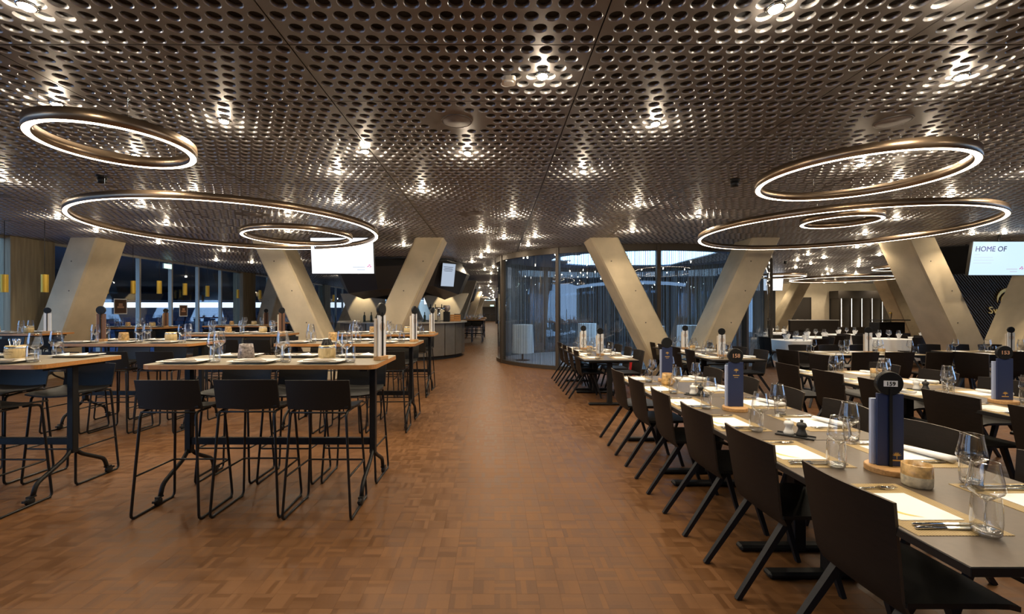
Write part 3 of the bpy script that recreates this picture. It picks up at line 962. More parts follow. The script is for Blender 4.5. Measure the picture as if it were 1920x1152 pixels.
def chair_proto():
    def shell(fx, nx, ny, m, me=None):
        vs = [fx(i / nx, j / ny, 0) for j in range(ny + 1) for i in range(nx + 1)]
        lo = [fx(i / nx, j / ny, 1) for j in range(ny + 1) for i in range(nx + 1)]
        o = len(vs); w = nx + 1
        fs = []
        for j in range(ny):
            for i in range(nx):
                a = j * w + i
                fs.append((a, a + 1, a + w + 1, a + w)); fs.append((o + a + w, o + a + w + 1, o + a + 1, o + a))
        mb = MB().add(vs + lo, fs, m, True)
        bd = [(i, i + 1) for i in range(nx)] + [(i * w + nx, (i + 1) * w + nx) for i in range(ny)] + \
             [(ny * w + i + 1, ny * w + i) for i in range(nx)] + [((i + 1) * w, i * w) for i in range(ny)]
        mb.add(vs + lo, [(b, a, o + a, o + b) for a, b in bd], me or m, False)
        return mb

    def back(u, v, k):
        w = 0.40 + 0.05 * v
        x = (u - .5) * w
        z = 0.395 + 0.425 * v
        y_ = -0.185 - 0.085 * v + 0.035 * (2 * u - 1) ** 2 * (0.3 + 0.7 * v) + 0.02 * max(0, 0.12 - v) / 0.12
        z += 0.006 * (1 - (2 * u - 1) ** 4) if v > .99 else 0
        return (x, y_ - (0.012 if k else 0), z)

    def seat(u, v, k):
        w = 0.42 + 0.02 * v
        x = (u - .5) * w
        y_ = -0.18 + 0.42 * v
        z = 0.452 - 0.012 * sin(pi * v) * (1 - (2 * u - 1) ** 2) - 0.02 * max(0, v - .85) / .15
        return (x * (1 - 0.05 * max(0, v - .85) / .15), y_, z - 0.02 * k)
    parts = [('backrest', shell(back, 10, 8, 'chair', 'ply').mesh('backrest'), []), ('seat', shell(seat, 6, 8, 'seat').mesh('seat'), [])]
    for sx in (-1, 1):
        parts.append(('leg', MB().tube([(sx * 0.150, -0.10, 0.44), (sx * 0.165, -0.395, 0.0)], [0.024, 0.017], 'chairleg', 4, square=True).mesh('leg'), []))
        parts.append(('leg', MB().tube([(sx * 0.150, 0.03, 0.44), (sx * 0.165, 0.165, 0.0)], [0.024, 0.017], 'chairleg', 4, square=True).mesh('leg'), []))
    fr = MB().box((0, 0.0, 0.425), (0.30, 0.26, 0.03), 'chairleg', None, 0.004)
    parts.append(('seat_frame', fr.mesh('seat_frame'), []))
    return Proto('dining_chair', 'chair', parts)


def high_table_proto(w, d, hgt=1.09):
    top = MB()
    th = 0.034
    top.prism(rrect(w, d, 0.07, 6), hgt - th, hgt, 'oakedge', 'lino')
    parts = [('tabletop', top.mesh('tabletop'), [])]
    px = w / 2 - 0.12
    for sx in (-1, 1):
        parts.append(('leg_post', MB().box((sx * px, 0, (hgt - th + 0.30) / 2), (0.05, 0.055, hgt - th - 0.30), 'black', None, 0.004).mesh('leg_post'), []))
        for sy in (-1, 1):
            ft = MB().tube([(sx * px, sy * 0.01, 0.335), (sx * px, sy * 0.07, 0.27), (sx * px, sy * 0.30, 0.15), (sx * px, sy * 0.325, 0.06)], 0.0165, 'black', 10, bend=0.06)
            cs = MB().lathe([(0.0, -0.014), (0.028, -0.014), (0.034, -0.006), (0.034, 0.006), (0.028, 0.014), (0, 0.014)], 'black', 16,
                            TR(sx * px, sy * 0.345, 0.034) @ Matrix.Rotation(pi / 2, 4, 'Y'))
            cs.box((sx * px, sy * 0.335, 0.065), (0.034, 0.05, 0.012), 'black').box((sx * (px + .0), sy * 0.385, 0.045), (0.022, 0.02, 0.016), 'black')
            parts.append(('foot', ft.mesh('foot'), [('caster', cs.mesh('caster'))]))
        parts.append(('top_bracket', MB().box((sx * px, 0, hgt - th - 0.014), (0.06, d * 0.72, 0.028), 'black').mesh('top_bracket'), []))
    parts.append(('stretcher', MB().box((0, 0, 0.40), (2 * px - 0.05, 0.035, 0.058), 'black', None, 0.003).mesh('stretcher'), []))
    parts.append(('top_rail', MB().box((0, 0, hgt - th - 0.02), (2 * px - 0.06, 0.05, 0.04), 'black').mesh('top_rail'), []))
    return Proto('high_table', 'table', parts)


def dining_table_proto(w, l, hgt=0.73):
    """w across (x), l along (y)"""
    top = MB()
    th = 0.03
    top.box((0, 0, hgt - th / 2), (w, l, th), 'black', None, 0.002)
    top.box((0, 0, hgt - 0.0005), (w - 0.006, l - 0.006, 0.003), 'brown_top')
    parts = [('tabletop', top.mesh('tabletop'), [])]
    for sy in (-1, 1):
        y_ = sy * (l / 2 - 0.14)
        parts.append(('pedestal', MB().box((0, y_, hgt / 2 - 0.02), (0.075, 0.075, hgt - 0.05), 'black', None, 0.005).mesh('pedestal'), []))
        parts.append(('foot_bar', MB().box((0, y_, 0.022), (w * 0.78, 0.07, 0.036), 'black', None, 0.012).mesh('foot_bar'),
                      [('glide', MB().box((q * w * 0.36, y_, 0.003), (0.03, 0.03, 0.006), 'black').mesh('glide')) for q in (-1, 1)]))
        parts.append(('top_bracket', MB().box((0, y_, hgt - th - 0.015), (w * 0.7, 0.06, 0.03), 'black').mesh('top_bracket'), []))
    parts.append(('top_rail', MB().box((0, 0, hgt - th - 0.03), (0.04, l - 0.36, 0.05), 'black').mesh('top_rail'), []))
    return Proto('dining_table', 'table', parts)


# ------------------------------------------------------------------ tableware kinds
wm = MB().lathe([(0.020, 0.108), (0.046, 0.130), (0.051, 0.142), (0.048, 0.165), (0.041, 0.205), (0.0365, 0.235)], 'glass', 24)
wm.lathe([(0.0357, 0.2345), (0.0365, 0.2362), (0.0373, 0.2345)], 'glass_base', 24)
wm.lathe([(0.0, 0.0), (0.036, 0.0), (0.037, 0.002), (0.012, 0.006), (0.0042, 0.014), (0.0036, 0.085), (0.006, 0.097), (0.0205, 0.108), (0.024, 0.1125), (0.016, 0.1125), (0.0, 0.1095)], 'glass_base', 20)
wine_me = wm.mesh('wine_glass')
P_wine = Proto('wine_glass', 'wine glass', [('wine_glass', wine_me, [])])
tb = MB().lathe([(0.030, 0.0), (0.038, 0.010), (0.0415, 0.05), (0.040, 0.10), (0.0365, 0.135)], 'glass', 20)
tb.lathe([(0.0, 0.001), (0.030, 0.001), (0.037, 0.009), (0.0385, 0.016), (0.034, 0.020), (0.0, 0.014)], 'glass_base', 20)
P_tumbler = Proto('tumbler', 'glass', [('tumbler', tb.mesh('tumbler'), [])])
pl = MB()
for z0, z1, w0, d0, w1, d1 in ((0.0, 0.004, .24, .15, .25, .16), (0.004, 0.018, .25, .16, .335, .235), (0.018, 0.021, .335, .235, .340, .240)):
    A = rrect(w0, d0, .03); B_ = rrect(w1, d1, .03)
    n = len(A)
    pl.add([(x, y, z0) for x, y in A] + [(x, y, z1) for x, y in B_], [(i, (i + 1) % n, n + (i + 1) % n, n + i) for i in range(n)], 'white', False)
A = rrect(.340, .240, .03); B_ = rrect(.255, .165, .03)
n = len(A)
pl.add([(x, y, .021) for x, y in A] + [(x, y, .008) for x, y in B_], [(i, (i + 1) % n, n + (i + 1) % n, n + i) for i in range(n)] + [tuple(range(n, 2 * n))], 'white')
pl.add([(x, y, 0) for x, y in rrect(.24, .15, .03)], [tuple(range(n - 1, -1, -1))], 'white')
P_plate = Proto('plate', 'plate', [('plate', pl.mesh('plate'), [])])
nk = MB()
nk.add([(-.13, -.07, .020), (.13, -.07, .020), (.0, .075, .022), (-.13, -.07, .026), (.13, -.07, .026), (.0, .075, .028)], [(2, 1, 0), (3, 4, 5), (0, 1, 4, 3), (1, 2, 5, 4), (2, 0, 3, 5)], 'taupe_paper')
nk2 = MB().add([(-.14, .07, .021), (-.06, -.04, .031), (.02, .07, .021), (.05, .07, .021), (.10, -.03, .031), (.145, .065, .021),
                (-.14, .07, .024), (-.06, -.04, .034), (.02, .07, .024), (.05, .07, .024), (.10, -.03, .034), (.145, .065, .024)],
               [(2, 1, 0), (5, 4, 3), (6, 7, 8), (9, 10, 11), (0, 1, 7, 6), (1, 2, 8, 7), (2, 0, 6, 8), (3, 4, 10, 9), (4, 5, 11, 10), (5, 3, 9, 11)], 'paper')
P_napkin = Proto('folded_napkin', 'napkin', [('fold', nk.mesh('fold'), []), ('corner', nk2.mesh('corner'), [])], {'corner': 'white corner'})
P_mat = Proto('woven_placemat', 'placemat', [('woven_placemat', MB().box((0, 0, 0.0015), (.45, .33, .003), 'mat').mesh('woven_placemat'), [])])
pp = MB().box((0, 0, 0.0012), (.235, .235, .0024), 'paper')
sw = MB()
pts = [(-.01, -.085), (.03, -.075), (.07, -.05), (.10, -.01), (.085, -.055), (.05, -.09), (.02, -.098)]
sw.add([(x, y, .0030) for x, y in pts], [tuple(range(len(pts)))], 'yellow')
P_paper = Proto('menu_sheet', 'paper', [('sheet', pp.mesh('sheet'), []), ('printed_swoosh', sw.mesh('printed_swoosh'), [])], {'printed_swoosh': 'yellow printed swoosh'})
kn = MB().tube([(0, -.11, .006), (0, -.10, .006), (0, 0, .006)], [.004, .006, .0045], 'steel', 8)
kn.add([(-.007, 0, .0055), (.007, 0, .0055), (.009, .07, .0055), (.002, .11, .0055), (-.006, .09, .0055),
        (-.007, 0, .0075), (.007, 0, .0075), (.009, .07, .0075), (.002, .11, .0075), (-.006, .09, .0075)],
       [(4, 3, 2, 1, 0), (5, 6, 7, 8, 9), (0, 1, 6, 5), (1, 2, 7, 6), (2, 3, 8, 7), (3, 4, 9, 8), (4, 0, 5, 9)], 'steel')
P_knife = Proto('table_knife', 'knife', [('table_knife', kn.mesh('table_knife'), [])])
fk = MB().tube([(0, -.10, .005), (0, -.02, .005), (0, .04, .009)], [.006, .0035, .004], 'steel', 6)
fk.add([(-.012, .035, .008), (.012, .035, .008), (.012, .06, .006), (-.012, .06, .006), (-.012, .035, .010), (.012, .035, .010), (.012, .06, .008), (-.012, .06, .008)],
       [(3, 2, 1, 0), (4, 5, 6, 7), (0, 1, 5, 4), (1, 2, 6, 5), (2, 3, 7, 6), (3, 0, 4, 7)], 'steel')
for x in (-.0105, -.0035, .0035, .0105):
    fk.tube([(x, .058, .007), (x, .085, .006), (x, .105, .011)], .0018, 'steel', 4)
P_fork = Proto('table_fork', 'fork', [('table_fork', fk.mesh('table_fork'), [])])
rl = MB()
K = 14
vs = []
for j in range(7):
    v = j / 6
    for i in range(K):
        a = 2 * pi * i / K
        vs.append((-.12 + .24 * v, .030 * cos(a) * (1 - .25 * v), .018 + .018 * sin(a) * (1 - .45 * v)))
rl.add(vs, [(j * K + i, j * K + (i + 1) % K, (j + 1) * K + (i + 1) % K, (j + 1) * K + i) for j in range(6) for i in range(K)] +
       [tuple(range(K - 1, -1, -1)), tuple(6 * K + i for i in range(K))], 'paper', True)
P_roll = Proto('rolled_napkin', 'napkin', [('roll', rl.mesh('roll'), []),
               ('printed_tip', MB().add([(.05, -.024, .030), (.10, -.024, .026), (.115, .0, .0305), (.07, .0, .0335)], [(0, 1, 2, 3)], 'yellow').mesh('printed_tip'), [])])
spt = MB().prism(rrect(.185, .085, .006, 3), 0, .008, 'slate').mesh('tray')
P_tray = Proto('slate_tray', 'tray', [('slate_tray', MB().prism(rrect(.20, .09, .006, 3), 0, .004, 'slate').prism(rrect(.20, .012, .003, 3, 0, .039), .004, .010, 'slate').prism(rrect(.20, .012, .003, 3, 0, -.039), .004, .010, 'slate').mesh('slate_tray'), [])])


def mill(m):
    return [('body', MB().lathe([(0, 0), (.028, 0), (.029, .018), (.024, .028), (.019, .044), (.0185, .052), (.027, .066), (.026, .074)], m, 20).mesh('body'), []),
            ('mill_head', MB().lathe([(.026, .074), (.022, .084), (.008, .089), (.007, .092), (.010, .097), (.006, .104), (0, .105)], m, 20).mesh('mill_head'), [])]


P_salt = Proto('salt_mill', 'mill', mill('white'))
P_pepper = Proto('pepper_mill', 'mill', mill('slate'))
P_candle = Proto('candle_holder', 'candle holder', [
    ('bowl', MB().lathe([(0, 0.002), (.048, 0), (.053, .01), (.054, .05)], 'frost', 24).mesh('bowl'), []),
    ('upper_band', MB().lathe([(.054, .05), (.053, .098), (.050, .10), (.048, .05), (.045, .012), (0, .012)], 'amber', 24).mesh('upper_band'), [])], {'upper_band': 'amber upper band'})
P_jar = Proto('candle_jar', 'candle holder', [
    ('jar', MB().lathe([(0, 0), (.050, 0), (.060, .012), (.064, .03), (.056, .10), (.051, .135), (.047, .135), (.05, .09), (.054, .02), (0, .015)], 'speckle', 24).mesh('jar'), []),
    ('rim', MB().lathe([(.0515, .131), (.0525, .136), (.0475, .1365), (.0465, .131)], 'glass_base', 24, None, False).mesh('rim'), [])])
P_amberjar = Proto('candle_jar', 'candle holder', [
    ('jar', MB().lathe([(0, 0), (.050, 0), (.058, .012), (.060, .03), (.054, .10), (.050, .125), (.046, .125), (.05, .09), (.052, .02), (0, .015)], 'amber', 20).mesh('jar'), []),
    ('rim', MB().lathe([(.0505, .121), (.0515, .126), (.0465, .1265), (.0455, .121)], 'oak', 20, None, False).mesh('rim'), [])])
brl = [(0, 0), (.060, 0), (.070, .055), (.070, .075), (.064, .125), (.058, .128), (.058, .05), (0, .05)]
hoops = MB().lathe([(.0635, .014), (.0665, .018), (.0675, .026), (.0655, .026)], 'barrel', 24).lathe([(.0675, .105), (.0685, .107), (.0665, .120), (.0645, .120)], 'steel', 24)
script_txt = xform(text_mesh('Nespresso', .026, 'ink', .0006, .35), TR(0, -.0715, .072) @ RX)
script_txt2 = xform(text_mesh('since 1986', .016, 'ink', .0006, .35), TR(0.012, -.0712, .054) @ RX)
barrel_parts = [('barrel', MB().lathe(brl, 'barrel', 24).mesh('barrel'), []), ('hoop', hoops.mesh('hoop'), [])]
scr = MB()
# a handwritten line of loops burnt into the wood
pts = []
for i in range(40):
    t = i / 39
    a = -0.62 + 1.2 * t
    pts.append((.0712 * sin(a), -.0712 * cos(a), .078 + .006 * sin(t * 38) * (1 - .4 * t) + .002 * sin(t * 11)))
scr.tube(pts, .0008, 'ink', 4)
pts = []
for i in range(24):
    t = i / 23
    a = -0.2 + 0.65 * t
    pts.append((.0712 * sin(a), -.0712 * cos(a), .058 + .003 * sin(t * 30)))
scr.tube(pts, .0007, 'ink', 4)
barrel_parts.append(('handwriting', scr.mesh('handwriting'), []))
P_barrel = Proto('cutlery_barrel', 'cutlery pot', barrel_parts, {'handwriting': 'dark handwritten script'})
P_barrel_far = Proto('cutlery_barrel', 'cutlery pot', barrel_parts[:2])
spn = MB().tube([(0, 0, .055), (.018, .0, .16)], [.003, .0032], 'steel', 6)
spn.lathe([(0, -.016), (.007, -.010), (.0085, 0), (.006, .010), (0, .015)], 'steel', 10, TR(.020, 0, .170) @ Matrix.Diagonal((1, .5, 1, 1)))
P_spoon = Proto('standing_spoon', 'spoon', [('standing_spoon', spn.mesh('standing_spoon'), [])])
sach = MB()
for i in range(9):
    a = 2 * pi * i / 9
    sach.box((0, 0, 0), (.045, .003, .07), 'slate', TR(.034 * cos(a), .034 * sin(a), .145) @ RZ(a + pi / 2) @ Matrix.Rotation(-0.42, 4, 'X'))
P_sachets = Proto('black_sachets', 'sachets', [('black_sachets', sach.mesh('black_sachets'), [])])


def emblem(m, s):
    mb = MB()
    for k in range(7):
        a = pi * (k - 3) / 7.5
        mb.add([(0, 0, 0), (s * .30 * sin(a - .17), s * .30 * cos(a - .17), 0), (s * .55 * sin(a), s * .55 * cos(a), 0.0004), (s * .30 * sin(a + .17), s * .30 * cos(a + .17), 0)], [(0, 3, 2, 1)], m)
    mb.box((0, -s * .18, 0), (s * .07, s * .34, .0004), m)
    return mb


def menu_stand(style, number=None, numcol='coral', plate=False, far=False, low=False):
    """wooden foot, black rod with a round number head, menus clipped to both sides. faces -Y"""
    hd = 0.057
    H_ = 0.345
    parts = []
    if style == 'navy':
        base = MB().lathe([(0, 0), (.088, 0), (.090, .004), (.090, .026), (.087, .030), (0, .030)], 'oak', 28, None, False)
    else:
        base = MB().box((0, 0, .017), (.12, .07, .034), 'oak', None, .003)
    parts.append(('wooden_foot', base.mesh('wooden_foot'), []))
    z0 = .031
    parts.append(('rod', MB().box((0, -.018 if plate or style != 'navy' else .006, (z0 + .40) / 2), (.012, .008, .40 - z0), 'black').mesh('rod'), []))
    cov, pale = {'navy': ('navy', 'navy_light'), 'brown': ('brown_card', 'cream_card'), 'white': ('paper', 'cream_card')}[style]
    c1 = MB().box((.004, -.004, z0 + H_ / 2), (.11, .014, H_), cov, None, .001)
    sub = []
    if not far:
        T = TR(.030 if plate else .004, -.0118, z0 + H_ * (.14 if low else .80)) @ RX
        if style == 'navy':
            sub.append(('emblem', xform(emblem('gold', .04).mesh('emblem'), T)))
            ex, ez = (.030 if plate else .004), (.08 if low else .70)
            sub.append(('printed_line', MB().box((ex, -.0115, z0 + H_ * ez), (.048, .001, .006), 'gold').mesh('printed_line')))
            if not low: sub.append(('printed_line', MB().box((ex, -.0115, z0 + H_ * .655), (.03, .001, .003), 'gold').mesh('printed_line')))
        elif style == 'brown':
            sub.append(('emblem', xform(emblem('gold', .025).mesh('emblem'), T)))
        else:
            ring = MB()
            for k in range(4):
                r_ = .012 + .008 * k
                ring.lathe([(r_, 0), (r_ + .004, 0.0004)], 'cream_card' if k % 2 else 'coral', 24, TR(.004, -.0118, z0 + H_ * .72) @ RX)
            sub.append(('printed_rosette', ring.mesh('printed_rosette')))
            sub.append(('printed_line', MB().box((.004, -.0115, z0 + H_ * .88), (.03, .001, .008), 'taupe_paper').mesh('printed_line')))
    parts.append(('menu_cover', c1.mesh('menu_cover'), sub))
    c2 = MB().box((-.012, .016, z0 + H_ * .46), (.11, .018, H_ * .92), pale, None, .001)
    parts.append(('second_menu', c2.mesh('second_menu'), []))
    head = MB().lathe([(0, -.013), (hd - .003, -.013), (hd, -.009), (hd, .009), (hd - .003, .013), (0, .013)], 'black', 28, TR(0, -.004, .425) @ RX, False)
    hs = []
    if number:
        if plate:
            hs.append(('number_plate', MB().box((0, -.0182, .425), (.058, .002, .028), 'paper').mesh('number_plate')))
            hs.append(('number', xform(text_mesh(number, .027, 'slate', .0006, 0, 'CENTER', .0006), TR(0, -.0198, .4155) @ RX)))
        else:
            hs.append(('number', xform(text_mesh(number, .042, numcol, .0006, 0, 'CENTER', .0006), TR(0, -.0182, .411) @ RX)))
    parts.append(('number_head', head.mesh('number_head'), hs))
    return Proto('menu_stand', 'menu stand', parts, {'number_head': 'round black number head'})


P_stool = stool_proto()
P_chair = chair_proto()
P_high = high_table_proto(1.80, 0.77)
P_dine = dining_table_proto(0.94, 1.296)
P_menu_navy = menu_stand('navy')
P_menu_brown = menu_stand('brown')
P_menu_white = menu_stand('white')
P_menu_white_far = menu_stand('white', far=True)
P_menu_brown_far = menu_stand('brown', far=True)

HZ = 1.09
TZ = 0.73

# ------------------------------------------------------------------ high tables on the left
HT = [  # x centre, y centre, phrase, seats x (front side), (back side), detail, front side shown
    (-1.81, 3.715, 'front high table', (-0.545, 0, 0.545), (-0.545, 0, 0.545), 2),
    (-4.36, 3.715, 'front high table at frame edge', (-0.02 + 0.58, -0.03, -0.6), (0.54, -0.09, -0.65), 2),
    (-4.72, 5.88, 'second-row left high table', (-0.56, 0, 0.56), (-0.56, 0, 0.56), 2),
    (-1.90, 5.88, 'second-row right high table', (-0.56, 0, 0.56), (-0.56, 0, 0.56), 2),
    (-4.66, 8.10, 'third-row left high table', (-0.56, 0, 0.56), (-0.56, 0, 0.56), 1),
    (-1.98, 8.10, 'third-row right high table', (-0.56, 0, 0.56), (-0.56, 0, 0.56), 1),
    (-9.20, 8.30, 'high table under first brass pendants', (-0.5, 0.3), (-0.5, 0.3), 1),
    (-9.25, 11.35, 'high table by first windows', (-0.5, 0.1, 0.6), (-0.5, 0.1, 0.6), 1),
    (-7.3, 12.6, 'high table by fourth window', (-0.5, 0.1, 0.6), (-0.5, 0.1, 0.6), 0),
    (-7.2, 16.2, 'high table by second concrete pier', (-0.5, 0.1, 0.6), (-0.5, 0.1, 0.6), 0),
    (-5.7, 20.4, 'high table beyond the left V legs', (-0.5, 0.1, 0.6), (-0.5, 0.1, 0.6), 0),
    (-1.35, 21.5, 'first high table down the aisle', (-0.5, 0.0, 0.5), (-0.5, 0.0, 0.5), 0),
    (-1.35, 25.5, 'second high table down the aisle', (-0.5, 0.0, 0.5), (-0.5, 0.0, 0.5), 0),
    (-1.45, 30.0, 'third high table down the aisle', (-0.5, 0.5), (-0.5, 0.5), 0),
]
PLACES = {3: ('left', 'middle', 'right'), 2: ('left', 'right')}


def seat_words(xs):
    order = sorted(range(len(xs)), key=lambda i: xs[i])
    w = PLACES[len(xs)]
    return {i: w[k] for k, i in enumerate(order)}


for (tx, ty, ph, fs_, bs_, det) in HT:
    P_high.put((tx, ty, 0), 0, 'taupe-topped high table with oak edge on casters, the ' + ph, 'high tables')
    for side, xs, rz, sgn in (('aisle-front', fs_, 0, -1), ('rear', bs_, pi, 1)):
        side_w = 'near side' if sgn < 0 else 'far side'
        wd = seat_words(xs)
        for i, dx in enumerate(xs):
            w_ = wd[i]
            tail = '%s place, %s of %s' % (w_, side_w, ph)
            jit = random.uniform(-.02, .02)
            near_main = ty < 4
            yoff = -0.37 if sgn < 0 else 0.255
            if not near_main: yoff = sgn * 0.33
            P_stool.put((tx + dx + jit * .3, ty + yoff + jit, 0), rz + jit * (1.2 if not near_main else .5),
                        'black wire-legged bar stool, ' + tail, 'bar stools')
            if tx + dx < XW + .3: continue
            c_, s_ = cos(rz), sin(rz)

            def L2(a, b):
                x0, y0 = tx + dx, ty + sgn * 0.385
                return (x0 + c_ * a - s_ * b, y0 + s_ * a + c_ * b)
            a, b = L2(-.10 if sgn < 0 else -.06, .155)
            P_plate.put((a, b, HZ), rz, 'white rectangular plate, ' + tail, 'plates on the high tables')
            if det:
                P_napkin.put((a, b, HZ), rz, 'taupe and white napkin, ' + tail, 'napkins on the high tables')
            a, b = L2(.07 + jit, .235)
            P_wine.put((a, b, HZ), 0, 'stemmed wine glass, ' + tail, 'wine glasses on the high tables')
            a, b = L2(.125 + jit, .165)
            P_tumbler.put((a, b, HZ), 0, 'water tumbler, ' + tail, 'tumblers on the high tables')
    # centre pieces
    if ph == 'front high table':
        P_jar.put((-2.10, 3.70, HZ), 0, 'purple-grey speckled glass candle jar on the front high table', None)
        P_barrel_far.put((-1.40, 3.66, HZ), 0.2, 'grey-brown cutlery barrel full of black sachets on the front high table', 'cutlery barrels')
        P_sachets.put((-1.40, 3.66, HZ), 0, 'bunch of black sachets standing in a cutlery barrel', None)
        P_menu_white.put((-0.96, 3.70, HZ), 1.25, 'menu stand at right end of the front high table, turned edge-on', 'menu stands')
        # sugar sachet box
        P_tray.put((-1.75, 3.86, HZ), 0, 'small slate tray in the middle of the front high table', None)
    elif ph == 'front high table at frame edge':
        P_barrel.put((-3.96, 3.62, HZ), 0.0, 'pale wooden cutlery barrel with handwriting, holding spoons, at the frame edge', 'cutlery barrels')
        for i in range(7):
            a = 2 * pi * i / 7
            P_spoon.put((-3.96 - .036 + .012 * i, 3.62 + .025 * sin(a), HZ), 0 if i > 3 else pi, 'steel spoon standing in the handwritten barrel, %s from left' % ORD[i], 'spoons in the barrel')
    else:
        k = HT.index((tx, ty, ph, fs_, bs_, det))
        P_amberjar.put((tx - .28, ty + .02, HZ), 0, 'amber crackle candle jar on the ' + ph, 'amber candle jars')
        P_barrel_far.put((tx + .38, ty - .01, HZ), 0, 'pale wooden cutlery barrel on the ' + ph, 'cutlery barrels')
        if k in (2,):
            P_menu_brown.put((-5.35, 5.95, HZ), 0.15, 'brown and cream menu stand at left end of the second-row left high table', 'menu stands')
        elif k == 3:
            P_menu_white.put((-1.08, 5.88, HZ), 1.2, 'menu stand at right end of the second-row right high table, edge-on', 'menu stands')
        elif k == 5:
            P_menu_white_far.put((-1.15, 8.1, HZ), 1.2, 'menu stand at right end of the third-row right high table', 'menu stands')
        elif k in (4, 6, 7, 8):
            (P_menu_white_far if k == 6 else P_menu_brown_far).put((tx + .72, ty, HZ), 0.3 if k == 6 else .9, ('cream' if k == 6 else 'brown') + ' menu stand on the ' + ph, 'menu stands')

# ------------------------------------------------------------------ dining tables on the right
def dine_row(xc, y0, n, ph):
    for k in range(n):
        P_dine.put((xc, y0 + 1.30 * (k + .5), 0), 0, 'dark brown dining table, %s from camera in the %s' % (ORD[k], ph), 'dining tables')


def place_setting(edge, y, f, tail, det=2):
    """edge x of the table, f=+1 diner faces +x"""
    rz = -pi / 2 if f > 0 else pi / 2
    rdy = -f

    def L2(a, b): return (edge + f * b, y + rdy * a)
    P_mat.put((*L2(0, .185), TZ), rz, 'gold woven placemat, ' + tail, 'woven placemats')
    z = TZ + .003
    j = random.uniform(-.012, .012)
    P_paper.put((*L2(-.01 + j, .175), z), rz + j, 'white printed sheet, ' + tail, 'printed sheets')
    if det > 1:
        P_knife.put((*L2(.155, .165 + j), z), rz + j, 'steel knife nearest the sheet, ' + tail, 'table knives')
        P_knife.put((*L2(.183, .160), z), rz - j, 'outer steel knife, ' + tail, 'table knives')
        P_fork.put((*L2(-.165, .195), z), rz + j * 3, 'steel fork, ' + tail, 'table forks')
    P_wine.put((*L2(.165 + j, .305), z), 0, 'stemmed wine glass, ' + tail, 'wine glasses on the dining tables')
    P_tumbler.put((*L2(.222, .245 + j), z), 0, 'water tumbler, ' + tail, 'tumblers on the dining tables')
    if f < 0 or det < 2:
        P_roll.put((*L2(-.055, .09), z + .0035), rz + .25, 'rolled white napkin, ' + tail, 'rolled napkins')


N1 = 'near long table'
dine_row(1.90, 1.31, 3, N1)
for k in range(6):
    y = 1.72 + .65 * k
    tl = '%s aisle-side place from camera, %s' % (ORD[k], N1)
    tr = '%s inner-side place from camera, %s' % (ORD[k], N1)
    place_setting(1.43, y, 1, tl); place_setting(2.37, y, -1, tr)
    P_chair.put((1.655, y + .07 + random.uniform(-.015, .015), 0), -pi / 2 + random.uniform(-.03, .03), 'black plywood dining chair, ' + tl, 'dining chairs')
    P_chair.put((2.345, y + .20 + random.uniform(-.02, .02), 0), pi / 2 + random.uniform(-.05, .05), 'black plywood dining chair, ' + tr, 'dining chairs')
menu_stand('navy', '159', plate=True, low=True).put((1.89, 2.10, TZ), -.18, 'navy menu stand with white number plate 159, nearest on the near long table', 'menu stands')
menu_stand('navy', '158').put((1.87, 3.40, TZ), -.05, 'navy menu stand with number 158, second on the near long table', 'menu stands')
P_menu_navy.put((1.89, 4.80, TZ), -.05, 'navy menu stand with gold emblem at far end of the near long table', 'menu stands')
P_candle.put((1.86, 1.925, TZ), 0, 'frosted and amber candle holder before the stand numbered 159', 'candle holders')
P_amberjar.put((1.80, 4.55, TZ), 0, 'amber candle jar before the farthest navy stand of near long table', 'candle holders')
for q, (x, y, rz) in enumerate(((1.85, 2.69, -.75), (1.85, 4.0, -.6))):
    w_ = ('nearer', 'farther')[q]
    P_tray.put((x, y, TZ), rz, 'black slate condiment tray, %s one on the near long table' % w_, 'condiment trays')
    P_salt.put((x - .033 * cos(rz), y - .033 * sin(rz), TZ + .004), 0, 'white salt mill on the %s tray of the near long table' % w_, 'salt mills')
    P_pepper.put((x + .033 * cos(rz), y + .033 * sin(rz), TZ + .004), 0, 'black pepper mill on the %s tray of the near long table' % w_, 'pepper mills')

N2 = 'second long table'
dine_row(4.24, 1.75, 3, N2)
for k in range(5):
    y = 2.78 + .66 * k
    tl = '%s left place from camera, %s' % (ORD[k], N2)
    tr = '%s right place from camera, %s' % (ORD[k], N2)
    place_setting(3.77, y, 1, tl, 2 if k < 2 else 1); place_setting(4.71, y, -1, tr, 1)
    P_chair.put((4.00, y + .19 + random.uniform(-.02, .02), 0), -pi / 2 + random.uniform(-.04, .04), 'black plywood dining chair, ' + tl, 'dining chairs')
    P_chair.put((4.80, y + .22 + random.uniform(-.02, .02), 0), pi / 2 + random.uniform(-.05, .05), 'black plywood dining chair, ' + tr, 'dining chairs')
menu_stand('navy', '153', low=True).put((4.26, 3.66, TZ), -.2, 'navy menu stand with number 153 on the second long table', 'menu stands')
P_candle.put((4.45, 5.1, TZ), 0, 'amber candle holder at far end of the second long table', 'candle holders')
P_tray.put((4.14, 4.24, TZ), -.6, 'black slate condiment tray on the second long table', 'condiment trays')
P_salt.put((4.11, 4.26, TZ + .004), 0, 'white salt mill on the second long table', 'salt mills')
P_pepper.put((4.165, 4.225, TZ + .004), 0, 'black pepper mill on the second long table', 'pepper mills')

